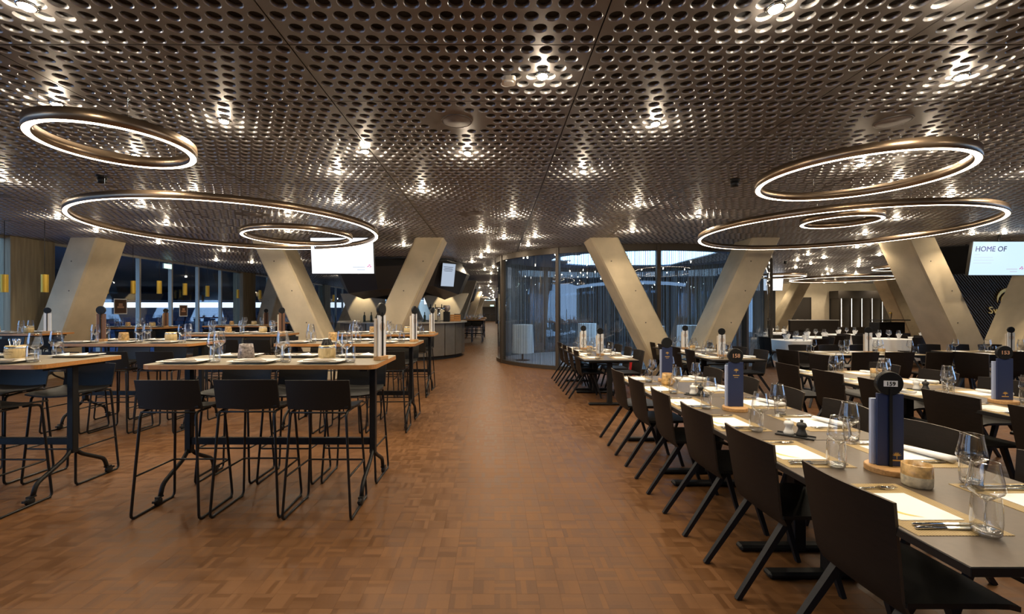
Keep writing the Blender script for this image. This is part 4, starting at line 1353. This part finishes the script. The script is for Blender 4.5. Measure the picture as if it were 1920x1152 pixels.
P_dine2 = dining_table_proto(0.86, 1.32)
for xc, y0, ph, lx, rx in ((1.84, 6.85, 'table before the left oval glass', 1.60, 2.28), (3.87, 6.9, 'table before the right oval glass', 3.62, 4.42)):
    for k in range(2):
        P_dine2.put((xc, y0 + 1.32 * (k + .5), 0), 0, 'dark brown dining table, %s half of the %s' % (('near', 'far')[k], ph), 'dining tables')
    for k in range(4):
        y = y0 + .40 + .64 * k
        tl = '%s left place from camera, %s' % (ORD[k], ph)
        tr = '%s right place from camera, %s' % (ORD[k], ph)
        place_setting(xc - .43, y, 1, tl, 1); place_setting(xc + .43, y, -1, tr, 1)
        P_chair.put((lx + .07, y + .42, 0), -pi / 2 + random.uniform(-.06, .06), 'black plywood dining chair, ' + tl, 'dining chairs')
        P_chair.put((rx, y + .35, 0), pi / 2 + random.uniform(-.08, .08), 'black plywood dining chair, ' + tr, 'dining chairs')
P_menu_white.put((1.84, 7.62, TZ), 0.05, 'white menu stand with rosette, nearer one before the left oval glass', 'menu stands')
P_menu_white.put((1.80, 8.85, TZ), 0.05, 'white menu stand with rosette, farther one before the left oval glass', 'menu stands')
P_menu_white.put((3.87, 7.45, TZ), -.1, 'white menu stand with rosette, nearer one before the right oval glass', 'menu stands')
P_menu_white.put((3.90, 8.95, TZ), -.1, 'white menu stand with rosette, farther one before the right oval glass', 'menu stands')
P_candle.put((1.84, 8.45, TZ), 0, 'amber candle holder on the table before the left oval glass', 'candle holders')
P_candle.put((3.87, 8.55, TZ), 0, 'amber candle holder on the table before the right oval glass', 'candle holders')

# cross-wise tables right
P_dineX = dining_table_proto(0.84, 1.9)
for xc, yc, ph, nx in ((6.75, 8.05, 'crosswise table behind the second long table', 3), (9.5, 8.15, 'crosswise table by the right raking legs', 3)):
    P_dineX.put((xc, yc, 0), pi / 2, 'dark brown dining table, the ' + ph, 'dining tables')
    for k in range(nx):
        dx = -.62 + .62 * k
        for sgn, rz, sd in ((-1, 0, 'near'), (1, pi, 'far')):
            tail = '%s place, %s side of %s' % (PLACES[3][k], sd, ph)
            x, y = xc + dx, yc + sgn * .42
            P_mat.put((x, y - sgn * .185, TZ), rz, 'gold woven placemat, ' + tail, 'woven placemats')
            P_paper.put((x, y - sgn * .175, TZ + .003), rz, 'white printed sheet, ' + tail, 'printed sheets')
            P_wine.put((x - sgn * .165, y - sgn * .30, TZ + .003), 0, 'stemmed wine glass, ' + tail, 'wine glasses on the dining tables')
            P_tumbler.put((x - sgn * .21, y - sgn * .24, TZ + .003), 0, 'water tumbler, ' + tail, 'tumblers on the dining tables')
            P_chair.put((x + random.uniform(-.03, .03), y + sgn * (.12 if sgn > 0 else .16), 0), rz + random.uniform(-.12, .12), 'black plywood dining chair, ' + tail, 'dining chairs')
P_menu_white.put((6.88, 8.05, TZ), -.3, 'white menu stand on the crosswise table behind the second long table', 'menu stands')
P_menu_white.put((9.62, 8.15, TZ), -.2, 'white menu stand on the crosswise table by the right raking legs', 'menu stands')
P_candle.put((6.95, 7.85, TZ), 0, 'amber candle holder on the crosswise table behind the second long table', 'candle holders')
P_salt.put((9.38, 8.15, TZ), 0, 'white salt mill on the crosswise table by the right raking legs', 'salt mills')
for x, y, rz, lab in ((5.35, 7.7, -1.35, 'black plywood dining chair at left end of the crosswise table'), (5.3, 6.9, -.9, 'black plywood dining chair standing turned before the crosswise table'),
                      (8.0, 7.2, -1.3, 'black plywood dining chair, turned side-on between the two crosswise tables'),
                      (11.0, 8.1, 1.5, 'black plywood dining chair at right end of the far crosswise table')):
    P_chair.put((x, y, 0), rz, lab, 'dining chairs')

# white-cloth tables further back
def cloth_mesh(w, d, z, drop, folds=22, seed=1, rnd=False):
    rg = random.Random(seed)
    mb = MB()
    n = 72
    base = []
    for i in range(n):
        a = 2 * pi * i / n
        if rnd: base.append((w / 2 * cos(a), w / 2 * sin(a)))
        else:
            c, s = cos(a), sin(a)
            t = 1 / (abs(c) ** 6 + abs(s) ** 6) ** (1 / 6)
            base.append((w / 2 * c * t, d / 2 * s * t))
    rings = []
    for j, f in enumerate((0, .25, .6, 1)):
        rr = []
        for i, (x, y_) in enumerate(base):
            a = 2 * pi * i / n
            k = 1 + f * (0.05 + 0.045 * sin(folds * a) + .02 * sin(7 * a + seed))
            rr.append((x * k, y_ * k, z - drop * f * (1 + .04 * sin(4 * a + pi / 4) * (0 if rnd else 1))))
        rings.append(rr)
    vs = [p for r in rings for p in r]
    fs = [(j * n + i, (j + 1) * n + i, (j + 1) * n + (i + 1) % n, j * n + (i + 1) % n) for j in range(3) for i in range(n)]
    mb.add(vs, fs, 'cloth', True)
    mb.add(rings[0], [tuple(range(n))], 'cloth')
    return mb.mesh('tablecloth')


def ped_table(name, w, z, loc, lab, cat='table', group=None):
    t = obj(name, None, None, loc); tag(t, lab, cat, group)
    obj('tabletop', MB().lathe([(0, z - .025), (w / 2 - .01, z - .025), (w / 2 - .01, z - .002), (0, z - .002)], 'black', 32, None, False).mesh('tabletop'), t)
    obj('pedestal', MB().cyl((0, 0, .02), .03, z - .04, 'black', 14).mesh('pedestal'), t)
    obj('base_plate', MB().lathe([(0, 0), (w * .36, 0), (w * .36, .01), (.04, .022), (0, .022)], 'black', 28).mesh('base_plate'), t)
    return t


cl = cloth_mesh(1.0, 1.0, TZ + .004, .55, 24, 3)
wt = [(8.0, 11.6, 'first white-clothed table beside the oval glass'), (9.55, 13.0, 'second white-clothed table before the wine cabinet'), (11.0, 12.2, 'third white-clothed table before the wine cabinet'),
      (11.6, 14.4, 'fourth white-clothed table before the wine cabinet'), (12.6, 12.6, 'fifth white-clothed table behind the raking leg'), (10.1, 15.6, 'sixth white-clothed table nearest the host stand')]
fan = MB()
for k in range(5):
    a = -.6 + .3 * k
    fan.add([(0, -.02, 0), (.0, .02, 0), (.13 * sin(a), .01, .16 * cos(a)), (.12 * sin(a + .22), -.01, .15 * cos(a + .22))], [(0, 1, 2, 3), (3, 2, 1, 0)], 'cloth')
P_fan = Proto('standing_napkin', 'napkin', [('standing_napkin', fan.mesh('standing_napkin'), [])])
for x, y, ph in wt:
    ped_table('cafe_table', .96, TZ, (x, y, 0), 'square cafe table under linen, the ' + ph, 'table', 'white-clothed tables')
    tag(obj('tablecloth', cl, None, (x, y, 0)), 'white linen tablecloth on the ' + ph, 'tablecloth', 'white tablecloths')
    for q, (dx, dy, rz, sd) in enumerate(((0, -.62, 0, 'near'), (0, .62, pi, 'far'), (-.62, 0, -pi / 2, 'left'), (.62, 0, pi / 2, 'right'))):
        P_chair.put((x + dx, y + dy, 0), rz + random.uniform(-.15, .15), 'black dining chair at %s side of the %s' % (sd, ph), 'dining chairs')
        P_fan.put((x + dx * .48, y + dy * .48, TZ + .005), rz + .3, 'white napkin standing folded, %s side of the %s' % (sd, ph), 'standing napkins')
        P_wine.put((x + dx * .25 + dy * .2, y + dy * .25 - dx * .2, TZ + .005), 0, 'stemmed wine glass, %s side of the %s' % (sd, ph), 'wine glasses on white cloths')
btl = MB().lathe([(0, 0), (.036, 0), (.037, .005), (.037, .17), (.033, .195), (.015, .225), (.0135, .29), (.015, .292), (.015, .305), (0, .305)], 'bottle', 16)
P_bottle = Proto('wine_bottle', 'bottle', [('wine_bottle', btl.mesh('wine_bottle'), [])])
P_bottle.put((12.45, 12.5, TZ + .005), 0, 'dark wine bottle standing on the fifth white-clothed table', None)

# ------------------------------------------------------------------ inside the oval court
hc = cloth_mesh(.62, .62, 1.084, .86, 9, 2, True)
for q, (x, y, ph) in enumerate(((.86, 13.3, 'seen through the left end of the oval glass'), (4.35, 12.0, 'seen left of the raking leg before the oval'),
                                (5.6, 12.6, 'seen between the raking legs before the oval'), (3.1, 14.6, 'farther back inside the oval court'), (6.6, 13.2, 'seen right of the raking leg by the oval'))):
    ped_table('standing_table', .62, 1.08, (x, y, .012), 'tall round standing table, ' + ph, 'table', 'standing tables in the court')
    tag(obj('tablecloth', hc, None, (x, y, .012)), 'white cloth on the standing table ' + ph, 'tablecloth', 'cloths in the court')

# ------------------------------------------------------------------ bar island
BX, BY, BR = -3.1, 15.0, 2.1
bc = obj('bar_counter', None, None, (BX, BY, 0)); tag(bc, 'curved bronze-panelled bar counter beyond the left V legs', 'bar counter')
n = 26
for i in range(n):
    a0, a1 = 2 * pi * i / n + .008, 2 * pi * (i + 1) / n - .008
    r0, r1 = BR - .05, BR - .02
    P4 = [(r0 * cos(a0), r0 * sin(a0)), (r1 * cos(a0), r1 * sin(a0)), (r1 * cos(a1), r1 * sin(a1)), (r0 * cos(a1), r0 * sin(a1))]
    obj('front_panel', MB().prism(P4, .12, 1.13, 'bar_panel').mesh('front_panel'), bc)
obj('plinth', MB().lathe([(BR - .14, 0), (BR - .14, .12), (BR - .6, .12), (BR - .6, 0)], 'graphite', 52, None, False).mesh('plinth'), bc)
obj('carcass', MB().lathe([(BR - .06, .12), (BR - .06, 1.13), (BR - .6, 1.13), (BR - .6, .12)], 'graphite', 52, None, False).mesh('carcass'), bc)
obj('worktop', MB().lathe([(BR - .65, 1.13), (BR + .06, 1.13), (BR + .06, 1.17), (BR - .65, 1.17), (BR - .65, 1.13)], 'bar_top', 52, None, False).mesh('worktop'), bc)


def hood(x, y, label, s=1.0):
    h_ = obj('bar_canopy', None, None, (x, y, 0)); tag(h_, label, 'canopy', 'bar canopies')
    k = 9
    A = [(2.15 * s, 3.06), (2.35 * s, 2.80), (2.05 * s, 2.15), (1.55 * s, 1.98), (1.2 * s, 2.3)]
    ang = [2 * pi * (i + .18 * (i % 2)) / k + .35 for i in range(k)]
    for i in range(k):
        a0, a1 = ang[i], ang[(i + 1) % k]
        vs = []
        for q, a in enumerate((a0, a1)):
            w_ = (.0, .12, -.10)[(i + q) % 3]
            for r, z in A:
                vs.append((r * cos(a), r * sin(a), z + (w_ if z < 2.9 else 0)))
        m_ = len(A)
        vs2 = [(p[0] * .96, p[1] * .96, p[2] + (.0 if p[2] > 3 else .02)) for p in vs]
        fs = [(j, m_ + j, m_ + j + 1, j + 1) for j in range(m_ - 1)]
        mb = MB().add(vs, fs[:2], 'graphite').add(vs, fs[2:], 'bar_panel').add(vs2, [f[::-1] for f in fs], 'graphite')
        obj('facet', mb.mesh('facet'), h_)
    obj('top_plate', MB().lathe([(0, 3.07), (2.12 * s, 3.07), (2.12 * s, 3.10), (0, 3.10)], 'graphite', 9, None, False).mesh('top_plate'), h_)
    return h_


hood(BX, BY, 'dark faceted canopy hung above the curved bar counter')
hood(-2.55, 24.5, 'second dark faceted canopy, farther down the aisle', .72)
sp = bpy.data.lights.new('bar_spot', 'SPOT'); sp.energy = 60; sp.color = (1, .80, .52); sp.spot_size = 1.0; sp.shadow_soft_size = .05
for x, y in ((-2.6, 19.3), (-3.7, 19.3)):
    pass


def funnel(x, y, lab):
    """white plaster wedge widening upward, lit from a lamp above"""
    t = obj('plaster_wedge', None, None, (x, y, 0)); tag(t, lab, 'wall panel', 'plaster wedges behind the bar')
    mb = MB().add([(-.12, 0, .2), (.12, 0, .2), (.95, 0, 2.25), (-.95, 0, 2.25), (-.12, .3, .2), (.12, .3, .2), (.95, .5, 2.25), (-.95, .5, 2.25)],
                  [(0, 1, 2, 3), (5, 4, 7, 6), (4, 0, 3, 7), (1, 5, 6, 2), (3, 2, 6, 7), (4, 5, 1, 0)], 'beige')
    obj('panel', mb.mesh('panel'), t)
    obj('foot', MB().box((0, .15, .1), (.5, .4, .2), 'graphite').mesh('foot'), t)
    l = bpy.data.objects.new('bar_spot', sp); l.location = (x, y - .45, 2.6); l.rotation_euler = (.42, 0, 0); COL.objects.link(l)


funnel(-2.05, 18.2, 'pale lit plaster wedge behind the bar, right one')
funnel(-5.6, 18.6, 'pale lit plaster wedge behind the bar, left one')
# bar equipment
t = obj('beer_tap', None, None, (-1.75, 13.75, 1.17)); tag(t, 'steel beer tap tower on the bar counter', 'beer tap')
obj('column', MB().cyl((0, 0, 0), .045, .42, 'steel', 16).mesh('column'), t)
obj('crossbar', MB().tube([(-.32, 0, .42), (.18, 0, .42)], .035, 'steel', 12).mesh('crossbar'), t)
for x in (-.25, -.1, .1):
    obj('tap_handle', MB().tube([(x, -.03, .42), (x, -.09, .40), (x, -.09, .33)], .012, 'steel', 8).tube([(x, -.04, .44), (x, -.04, .55)], .014, 'black', 8).mesh('tap_handle'), t)
t = obj('coffee_grinder', None, None, (-1.52, 13.95, 1.17)); tag(t, 'black coffee grinder on the bar counter beside the beer tap', 'grinder')
obj('body', MB().box((0, 0, .16), (.2, .24, .32), 'black', None, .02).mesh('body'), t)
obj('hopper', MB().lathe([(.05, .32), (.11, .40), (.11, .52), (0, .52)], 'speckle', 16).mesh('hopper'), t)
t = obj('wooden_crate', None, None, (-1.33, 14.35, 1.17)); tag(t, 'reddish wooden crate on the bar counter', 'crate')
for z in (.05, .12, .19):
    obj('slat', MB().box((0, -.14, z), (.42, .012, .055), 'oakedge').mesh('slat'), t)
    obj('slat', MB().box((0, .14, z), (.42, .012, .055), 'oakedge').mesh('slat'), t)
for x in (-.205, .205): obj('end_board', MB().box((x, 0, .11), (.014, .27, .22), 'oakedge').mesh('end_board'), t)
obj('bottom_board', MB().box((0, 0, .008), (.42, .27, .014), 'oakedge').mesh('bottom_board'), t)
t = obj('till_screen', None, None, (-1.22, 14.75, 1.17)); tag(t, 'tilted till screen at the right end of the bar counter', 'till')
obj('screen', MB().box((0, 0, .16), (.30, .02, .22), 'black', Matrix.Rotation(-.5, 4, 'X')).mesh('screen'), t)
obj('foot', MB().box((0, .05, .04), (.16, .16, .08), 'black').mesh('foot'), t)
for k in range(9):
    a = -pi / 2 - .55 + .16 * k
    P_bottle.put((BX + (BR - .35) * cos(a), BY + (BR - .35) * sin(a), 1.17), 0, 'dark bottle on the bar counter, %s from the left' % ORD[k], 'bottles on the bar')
# back bar shelf block inside the island
t = obj('back_bar', None, None, (BX, BY + .3, 0)); tag(t, 'dark back-bar cabinet standing inside the curved counter', 'cabinet')
obj('carcass', MB().box((0, 0, .55), (1.3, .8, 1.1), 'graphite', None, .01).mesh('carcass'), t)
for x in (-.43, 0, .43):
    obj('door', MB().box((x, -.408, .55), (.40, .018, 1.0), 'dark_wall', None, .004).mesh('door'), t)

# ------------------------------------------------------------------ screens
def tv(px0, px1, py0, py1, d, tilt, label, screen, text=True, yaw=0.0, shear=.18):
    w = (px1 - px0) / FPX * d; h_ = (py1 - py0) / FPX * d
    x, y, z = at_depth((px0 + px1) / 2, (py0 + py1) / 2, d)
    t = obj('display_screen', None, None, (x, y, z), (tilt, 0, yaw)); tag(t, label, 'screen', 'hanging screens')
    obj('bezel', MB().box((0, .035, 0), (w + .03, .06, h_ + .03), 'black', None, .004).mesh('bezel'), t)
    p = obj('panel', MB().box((0, .002, 0), (w, .01, h_), screen).mesh('panel'), t)
    if text:
        obj('heading', xform(text_mesh('HOME OF', h_ * .215, 'screen_ink', .0006, 0.0, 'LEFT', .0018), TR(-w * .455, -.005, h_ * .215) @ RX), p)
        fl = MB()
        for k, ww in enumerate((.10, .34, .36, .33)):
            fl.box((-w * .455 + w * ww / 2, -.0042, h_ * (.12 - .085 * k)), (w * ww, .0012, h_ * .012), 'screen_faint')
        for k, ww in enumerate((.20, .13)):
            fl.box((w * .36 - w * ww / 2, -.0042, -h_ * (.32 + .075 * k)), (w * ww, .0012, h_ * .030), 'screen_faint')
        obj('faint_lines', fl.mesh('faint_lines'), p)['kind'] = 'stuff'
        sw = MB()
        for q, (sx, sz, r) in enumerate(((.41, -.30, .4), (.435, -.26, -.3), (.45, -.31, .2))):
            c0, s0 = cos(r), sin(r)
            a = h_ * .035
            pts = [(-a, -a * .45), (a, -a * .2), (a * .6, a * .5), (-a * .7, a * .3)]
            sw.add([(w * sx + c0 * u - s0 * v, -.0052, h_ * sz + s0 * u + c0 * v) for u, v in pts], [(0, 1, 2, 3)], 'magenta')
        obj('leaf_mark', sw.mesh('leaf_mark'), p)
    top = CEIL - z
    pm_ = MB().tube([(0, .06, h_ * .3), (0, .06, top * 1.0)], .02, 'black', 8)
    obj('ceiling_pole', pm_.mesh('ceiling_pole'), t)
    return t


tv(584, 700, 447, 513, 8.8, .12, 'bright white hanging screen between the left V legs, partly behind a ring', 'screen', shear=.1)
tv(1821, 1925, 454, 516, 9.3, .14, 'pale blue hanging screen reading HOME OF at the right', 'screen_blue')
x, y, z = at_depth(1812, 487, 10.6)
t = obj('display_screen', None, None, (x, y, z), (.12, 0, -.75)); tag(t, 'dark switched-off screen beside the pale blue screen, seen at an angle', 'screen', 'hanging screens')
obj('bezel', MB().box((0, .03, 0), (1.1, .06, .70), 'black', None, .004).mesh('bezel'), t)
obj('panel', MB().box((0, -.001, 0), (1.06, .006, .66), 'felt_black').mesh('panel'), t)
obj('ceiling_pole', MB().tube([(0, .06, .2), (0, .1, 1.1)], .02, 'black', 8).mesh('ceiling_pole'), t)
tv(1400, 1468, 514, 545, 19.0, .12, 'far hanging screen showing from behind the oval glass', 'screen', True)
tv(1692, 1712, 526, 546, 18.5, .1, 'small far lit screen peeping out beside the raking leg', 'screen', False)
tv(795, 806, 558, 571, 22.5, .1, 'small far lit screen seen under the bar canopy', 'screen', False)
tv(856, 862, 551, 562, 26, .1, 'tiny far lit screen along the aisle', 'screen', False)
# upright board on the canopy
x, y, z = at_depth(840.5, 516, 13.3)
t = obj('menu_board', None, None, (x, y, z), (.16, 0, .75)); tag(t, 'upright lit menu board on the canopy above the bar', 'screen')
obj('bezel', MB().box((0, .02, 0), (.52, .04, .74), 'black', None, .004).mesh('bezel'), t)
p = obj('panel', MB().box((0, -.002, 0), (.48, .006, .69), 'screen_dim').mesh('panel'), t)
fl = MB()
for k in range(4):
    fl.box((-.02, -.0056, .24 - .04 * k), (.36 - .05 * (k % 2), .001, .012), 'screen_ink')
obj('faint_lines', fl.mesh('faint_lines'), p)['kind'] = 'stuff'

# ------------------------------------------------------------------ right back wall: doors, wine cabinet, host stand, sign wall
d_ = obj('door_1', None, None, (17.85, 25.44, 0)); d_['kind'] = 'structure'


def door(o, w, h_, leaves=1):
    for k in range(leaves):
        xk = -w / 2 + w / leaves * (k + .5)
        lf = obj('leaf', MB().box((xk, 0, h_ / 2), (w / leaves - .01, .05, h_), 'dark_wall', None, .004).mesh('leaf'), o)
        obj('push_bar', MB().tube([(xk - w / leaves * .36, -.06, 1.02), (xk + w / leaves * .36, -.06, 1.02)], .018, 'steel', 8).mesh('push_bar'), lf)
    fr = MB()
    for sx in (-1, 1): fr.box((sx * (w / 2 + .03), 0, h_ / 2), (.06, .08, h_), 'dark_wall')
    fr.box((0, 0, h_ + .03), (w + .12, .08, .06), 'dark_wall')
    obj('door_frame', fr.mesh('door_frame'), o)


door(d_, 1.0, 2.25)
d_ = obj('door_2', None, None, (15.6, 25.44, 0)); d_['kind'] = 'structure'
door(d_, .9, 2.25)
d_ = obj('door_3', None, None, (-.65, 65.42, 0)); d_['kind'] = 'structure'
door(d_, 2.1, 2.1, 2)
t = obj('exit_sign', None, None, (-.35, 65.35, 2.35)); tag(t, 'small lit exit sign above the far corridor doors', 'sign')
obj('housing', MB().box((0, 0, 0), (.6, .06, .25), 'white').mesh('housing'), t)
obj('lit_face', MB().box((0, -.032, 0), (.56, .01, .21), 'exit').mesh('lit_face'), t)

WX, WS = 20.95, 0.58
wc = obj('wine_cabinet', None, None, (WX, 25.0, 0)); tag(wc, 'tall dark wine cabinet with five lit bottle columns in back wall', 'cabinet')
WW = 5 * WS + .2
fr = MB()
fr.box((0, .32, 1.33), (WW, .04, 2.66), 'graphite')
fr.box((0, 0, 2.45), (WW, .66, .42), 'dark_wall'); fr.box((0, 0, .3), (WW, .66, .6), 'dark_wall')
obj('carcass', fr.mesh('carcass'), wc)
for k in range(6):
    obj('post', MB().box((-2.5 * WS + WS * k, 0, 1.42), (.12, .66, 1.64), 'dark_wall').mesh('post'), wc)
for k in range(5):
    xk = WS * (k - 2)
    obj('light_strip', MB().box((xk - .13, -.2, 1.42), (.045, .03, 1.6), 'shelf_led').mesh('light_strip'), wc)
    obj('glass_door', MB().box((xk, -.325, 1.42), (WS - .12, .008, 1.64), 'glass').mesh('glass_door'), wc)
    rk = MB()
    for q in range(9): rk.box((xk + .05, .05, .66 + .175 * q), (WS - .22, .4, .008), 'steel')
    obj('rack', rk.mesh('rack'), wc)
bh = xform(btl.mesh('wine_bottle'), Matrix.Rotation(pi / 2, 4, 'X'))
P_lying = Proto('wine_bottle', 'bottle', [('wine_bottle', bh, [])])
for k in range(5):
    for q in range(9):
        P_lying.put((WX + WS * (k - 2) + .06, 25.2, .70 + .175 * q), 0, 'dark bottle lying in the wine cabinet, %s column, %s shelf from below' % (ORD[k], ORD[q]), 'bottles in the wine cabinet')
t = obj('fire_extinguisher', None, None, (2.93, 9.25, 0)); tag(t, 'red fire extinguisher standing at the foot of the raking leg before the oval', 'extinguisher')
obj('cylinder', MB().lathe([(0, 0), (.075, 0), (.078, .01), (.078, .44), (.05, .50), (.02, .52), (0, .52)], 'red', 20).mesh('cylinder'), t)
obj('valve', MB().cyl((0, 0, .51), .02, .06, 'steel', 10).box((0, -.04, .575), (.02, .12, .012), 'black').mesh('valve'), t)
obj('hose', MB().tube([(0, -.03, .55), (.09, -.03, .50), (.095, 0, .20)], .011, 'black', 6, bend=.05).mesh('hose'), t)
wall('partition_low', (15.9, 21.8, .52), (2.4, .15, 1.04), 'dark_wall')
struct('trim_1', MB().box((15.9, 21.8, 1.06), (2.45, .18, .035), 'white').mesh('trim'))
t = obj('host_stand', None, None, (16.6, 18.5, 0)); tag(t, 'black host stand with a tilted lit top before the wine cabinet', 'lectern')
obj('body', MB().box((0, 0, .52), (1.1, .5, 1.04), 'black', None, .02).mesh('body'), t)
obj('tilted_top', MB().box((.1, 0, 1.13), (1.25, .6, .04), 'slate', Matrix.Rotation(0, 4, 'X')).mesh('tilted_top'), t)
obj('desk_lamp', MB().tube([(.3, .15, 1.15), (.3, .1, 1.42), (.12, -.05, 1.46)], .015, 'black', 8).lathe([(.02, 0), (.07, -.06), (.06, -.06), (0, -.01)], 'brass', 14, TR(.10, -.06, 1.46)).mesh('desk_lamp'), t)

# ribbed sign wall
sg = struct('wall_sign', MB().box((18.3, 15.2, CEIL / 2), (5.4, .2, CEIL), 'dark_wall').mesh('wall_sign'))
rb = MB()
for k in range(-34, 62):
    x0 = -2.7 + k * .1
    a, b = Vector((x0, 0, CEIL)), Vector((x0 + CEIL * .8, 0, 0))
    # clip to the panel
    pts = []
    t0 = max(0, (-2.7 - a.x) / (b.x - a.x)); t1 = min(1, (2.7 - a.x) / (b.x - a.x))
    if t1 - t0 < .02: continue
    p, q = a.lerp(b, t0), a.lerp(b, t1)
    rb.tube([(18.3 + p.x, 15.09, p.z), (18.3 + q.x, 15.09, q.z)], .020, 'rib', 4, square=True)
ro_ = obj('diagonal_rib', rb.mesh('diagonal_rib'), sg); ro_['kind'] = 'stuff'
t = obj('wall_sign_letters', None, None, (16.75, 15.04, 0)); t.name = 'gold_sign'; tag(t, 'gold lettering Sw and swirl emblem on the ribbed dark wall', 'sign')
obj('lettering', xform(text_mesh('Sw', .34, 'gold', .012, 0, 'LEFT'), TR(0.24, 0, 1.42) @ RX), t)
em = MB()
for q, (r, w_) in enumerate(((.44, .10), (.30, .09))):
    pts = []
    for i in range(14):
        a = pi * (.98 - .62 * i / 13)
        pts.append((.98 + r * cos(a), 1.78 + q * -.03 + r * 1.0 * sin(a)))
    vs = []
    for i, (px, pz) in enumerate(pts):
        k = w_ * sin(pi * (i + .4) / 13.8)
        a = pi * (.98 - .62 * i / 13)
        for yy_ in (0, .02):
            vs += [(px, -yy_, pz), (px + k * cos(a), -yy_, pz + k * sin(a))]
    fs = []
    for i in range(13):
        o = 4 * i
        fs += [(o + 2, o + 3, o + 7, o + 6), (o, o + 2, o + 6, o + 4), (o + 1, o + 5, o + 7, o + 3)]
    em.add(vs, fs, 'gold')
obj('emblem', em.mesh('emblem'), t)

# ------------------------------------------------------------------ stadium outside the left windows
sb = MB()
sb.box((-26, 20, -2.6), (30.5, 70, .3), 'stand')
st = struct('stand_floor', sb.mesh('stand_floor'))
struct('stand_roof', MB().box((-26, 30.5, 3.55), (30.6, 43, .3), 'stand_dark').mesh('stand_roof'))
struct('stand_end_wall', MB().box((-26, 44, 0), (30, .4, 7), 'stand_dark').mesh('stand_end_wall'))
struct('stand_side_wall', MB().box((-41.2, 22, 0), (.4, 60, 7.2), 'stand_dark').mesh('stand_side_wall'))
struct('stand_tier_wall', MB().box((-24, 34.0, 0.12), (26, .4, 4.5), 'stand').mesh('stand_tier_wall'))
t = obj('perimeter_board', None, None, (-24, 33.66, 1.98)); tag(t, 'long glowing white perimeter board across the stadium outside the windows', 'led board')
obj('housing', MB().box((0, .05, 0), (25.6, .1, .48), 'stand_dark').mesh('housing'), t)
obj('lit_face', MB().box((0, -.005, 0), (25.5, .02, .40), 'led_band').mesh('lit_face'), t)
seat_b = MB().box((0, 0, .42), (.44, .40, .05), 'seat_blue', None, .01).mesh('seat_pan')
seat_k = MB().box((0, .2, .64), (.44, .05, .42), 'seat_blue', None, .015).mesh('backrest')
P_stad = Proto('stadium_seat', 'seat', [('seat_pan', seat_b, []), ('backrest', seat_k, [])])
row_no = 0
for r in range(12):
    yr = 13.2 + 1.55 * r
    zr = -0.95 + 0.155 * r
    struct('stand_step_%d' % (r + 1), MB().box((-17.3, yr + .3, (zr - 2.5) / 2), (12.6, 1.55, zr + 2.5), 'stand').mesh('stand_step'))
    for k in range(20):
        x = -11.45 - .52 * k
        u = CX + FPX * x / yr
        if u < -40: continue
        P_stad.put((x, yr, zr), pi, 'dark blue stadium seat outside, %s from the glass in the %s row' % (ORD[k], ORD[r]), 'stadium seats outside')
for px, py, d, s in ((226, 575, 11.9, .27), (344, 583, 14.7, .24)):
    x, y, z = at_depth(px, py, d)
    x = XW + .03
    y = FPX * x / (px - CX); z = EYE + (CY - py) / FPX * y
    t = obj('window_notice', None, None, (x, y, z), (0, 0, pi / 2)); tag(t, 'small square dark notice with white border stuck on the %s window' % ('nearer' if px < 300 else 'farther'), 'notice', 'window notices')
    s = s * 1.6
    obj('sheet', MB().box((0, 0, 0), (s, .004, s), 'paper').mesh('sheet'), t)
    obj('print', MB().box((0, -.003, 0), (s * .88, .003, s * .88), 'ink').box((0, -.0052, -.02), (s * .5, .002, s * .12), 'coral').box((0, -.0052, .05), (s * .3, .002, s * .18), 'coral').mesh('print'), t)
x = XW + .12
t = obj('exit_sign', None, None, (x, 13.9, 2.93), (0, 0, pi / 2)); tag(t, 'small pale green exit sign reflection built solid at the head of the windows', 'sign')
obj('housing', MB().box((0, 0.02, 0), (.34, .04, .16), 'white').mesh('housing'), t)
obj('lit_face', MB().box((0, -.004, 0), (.32, .01, .14), 'exit').mesh('lit_face'), t)
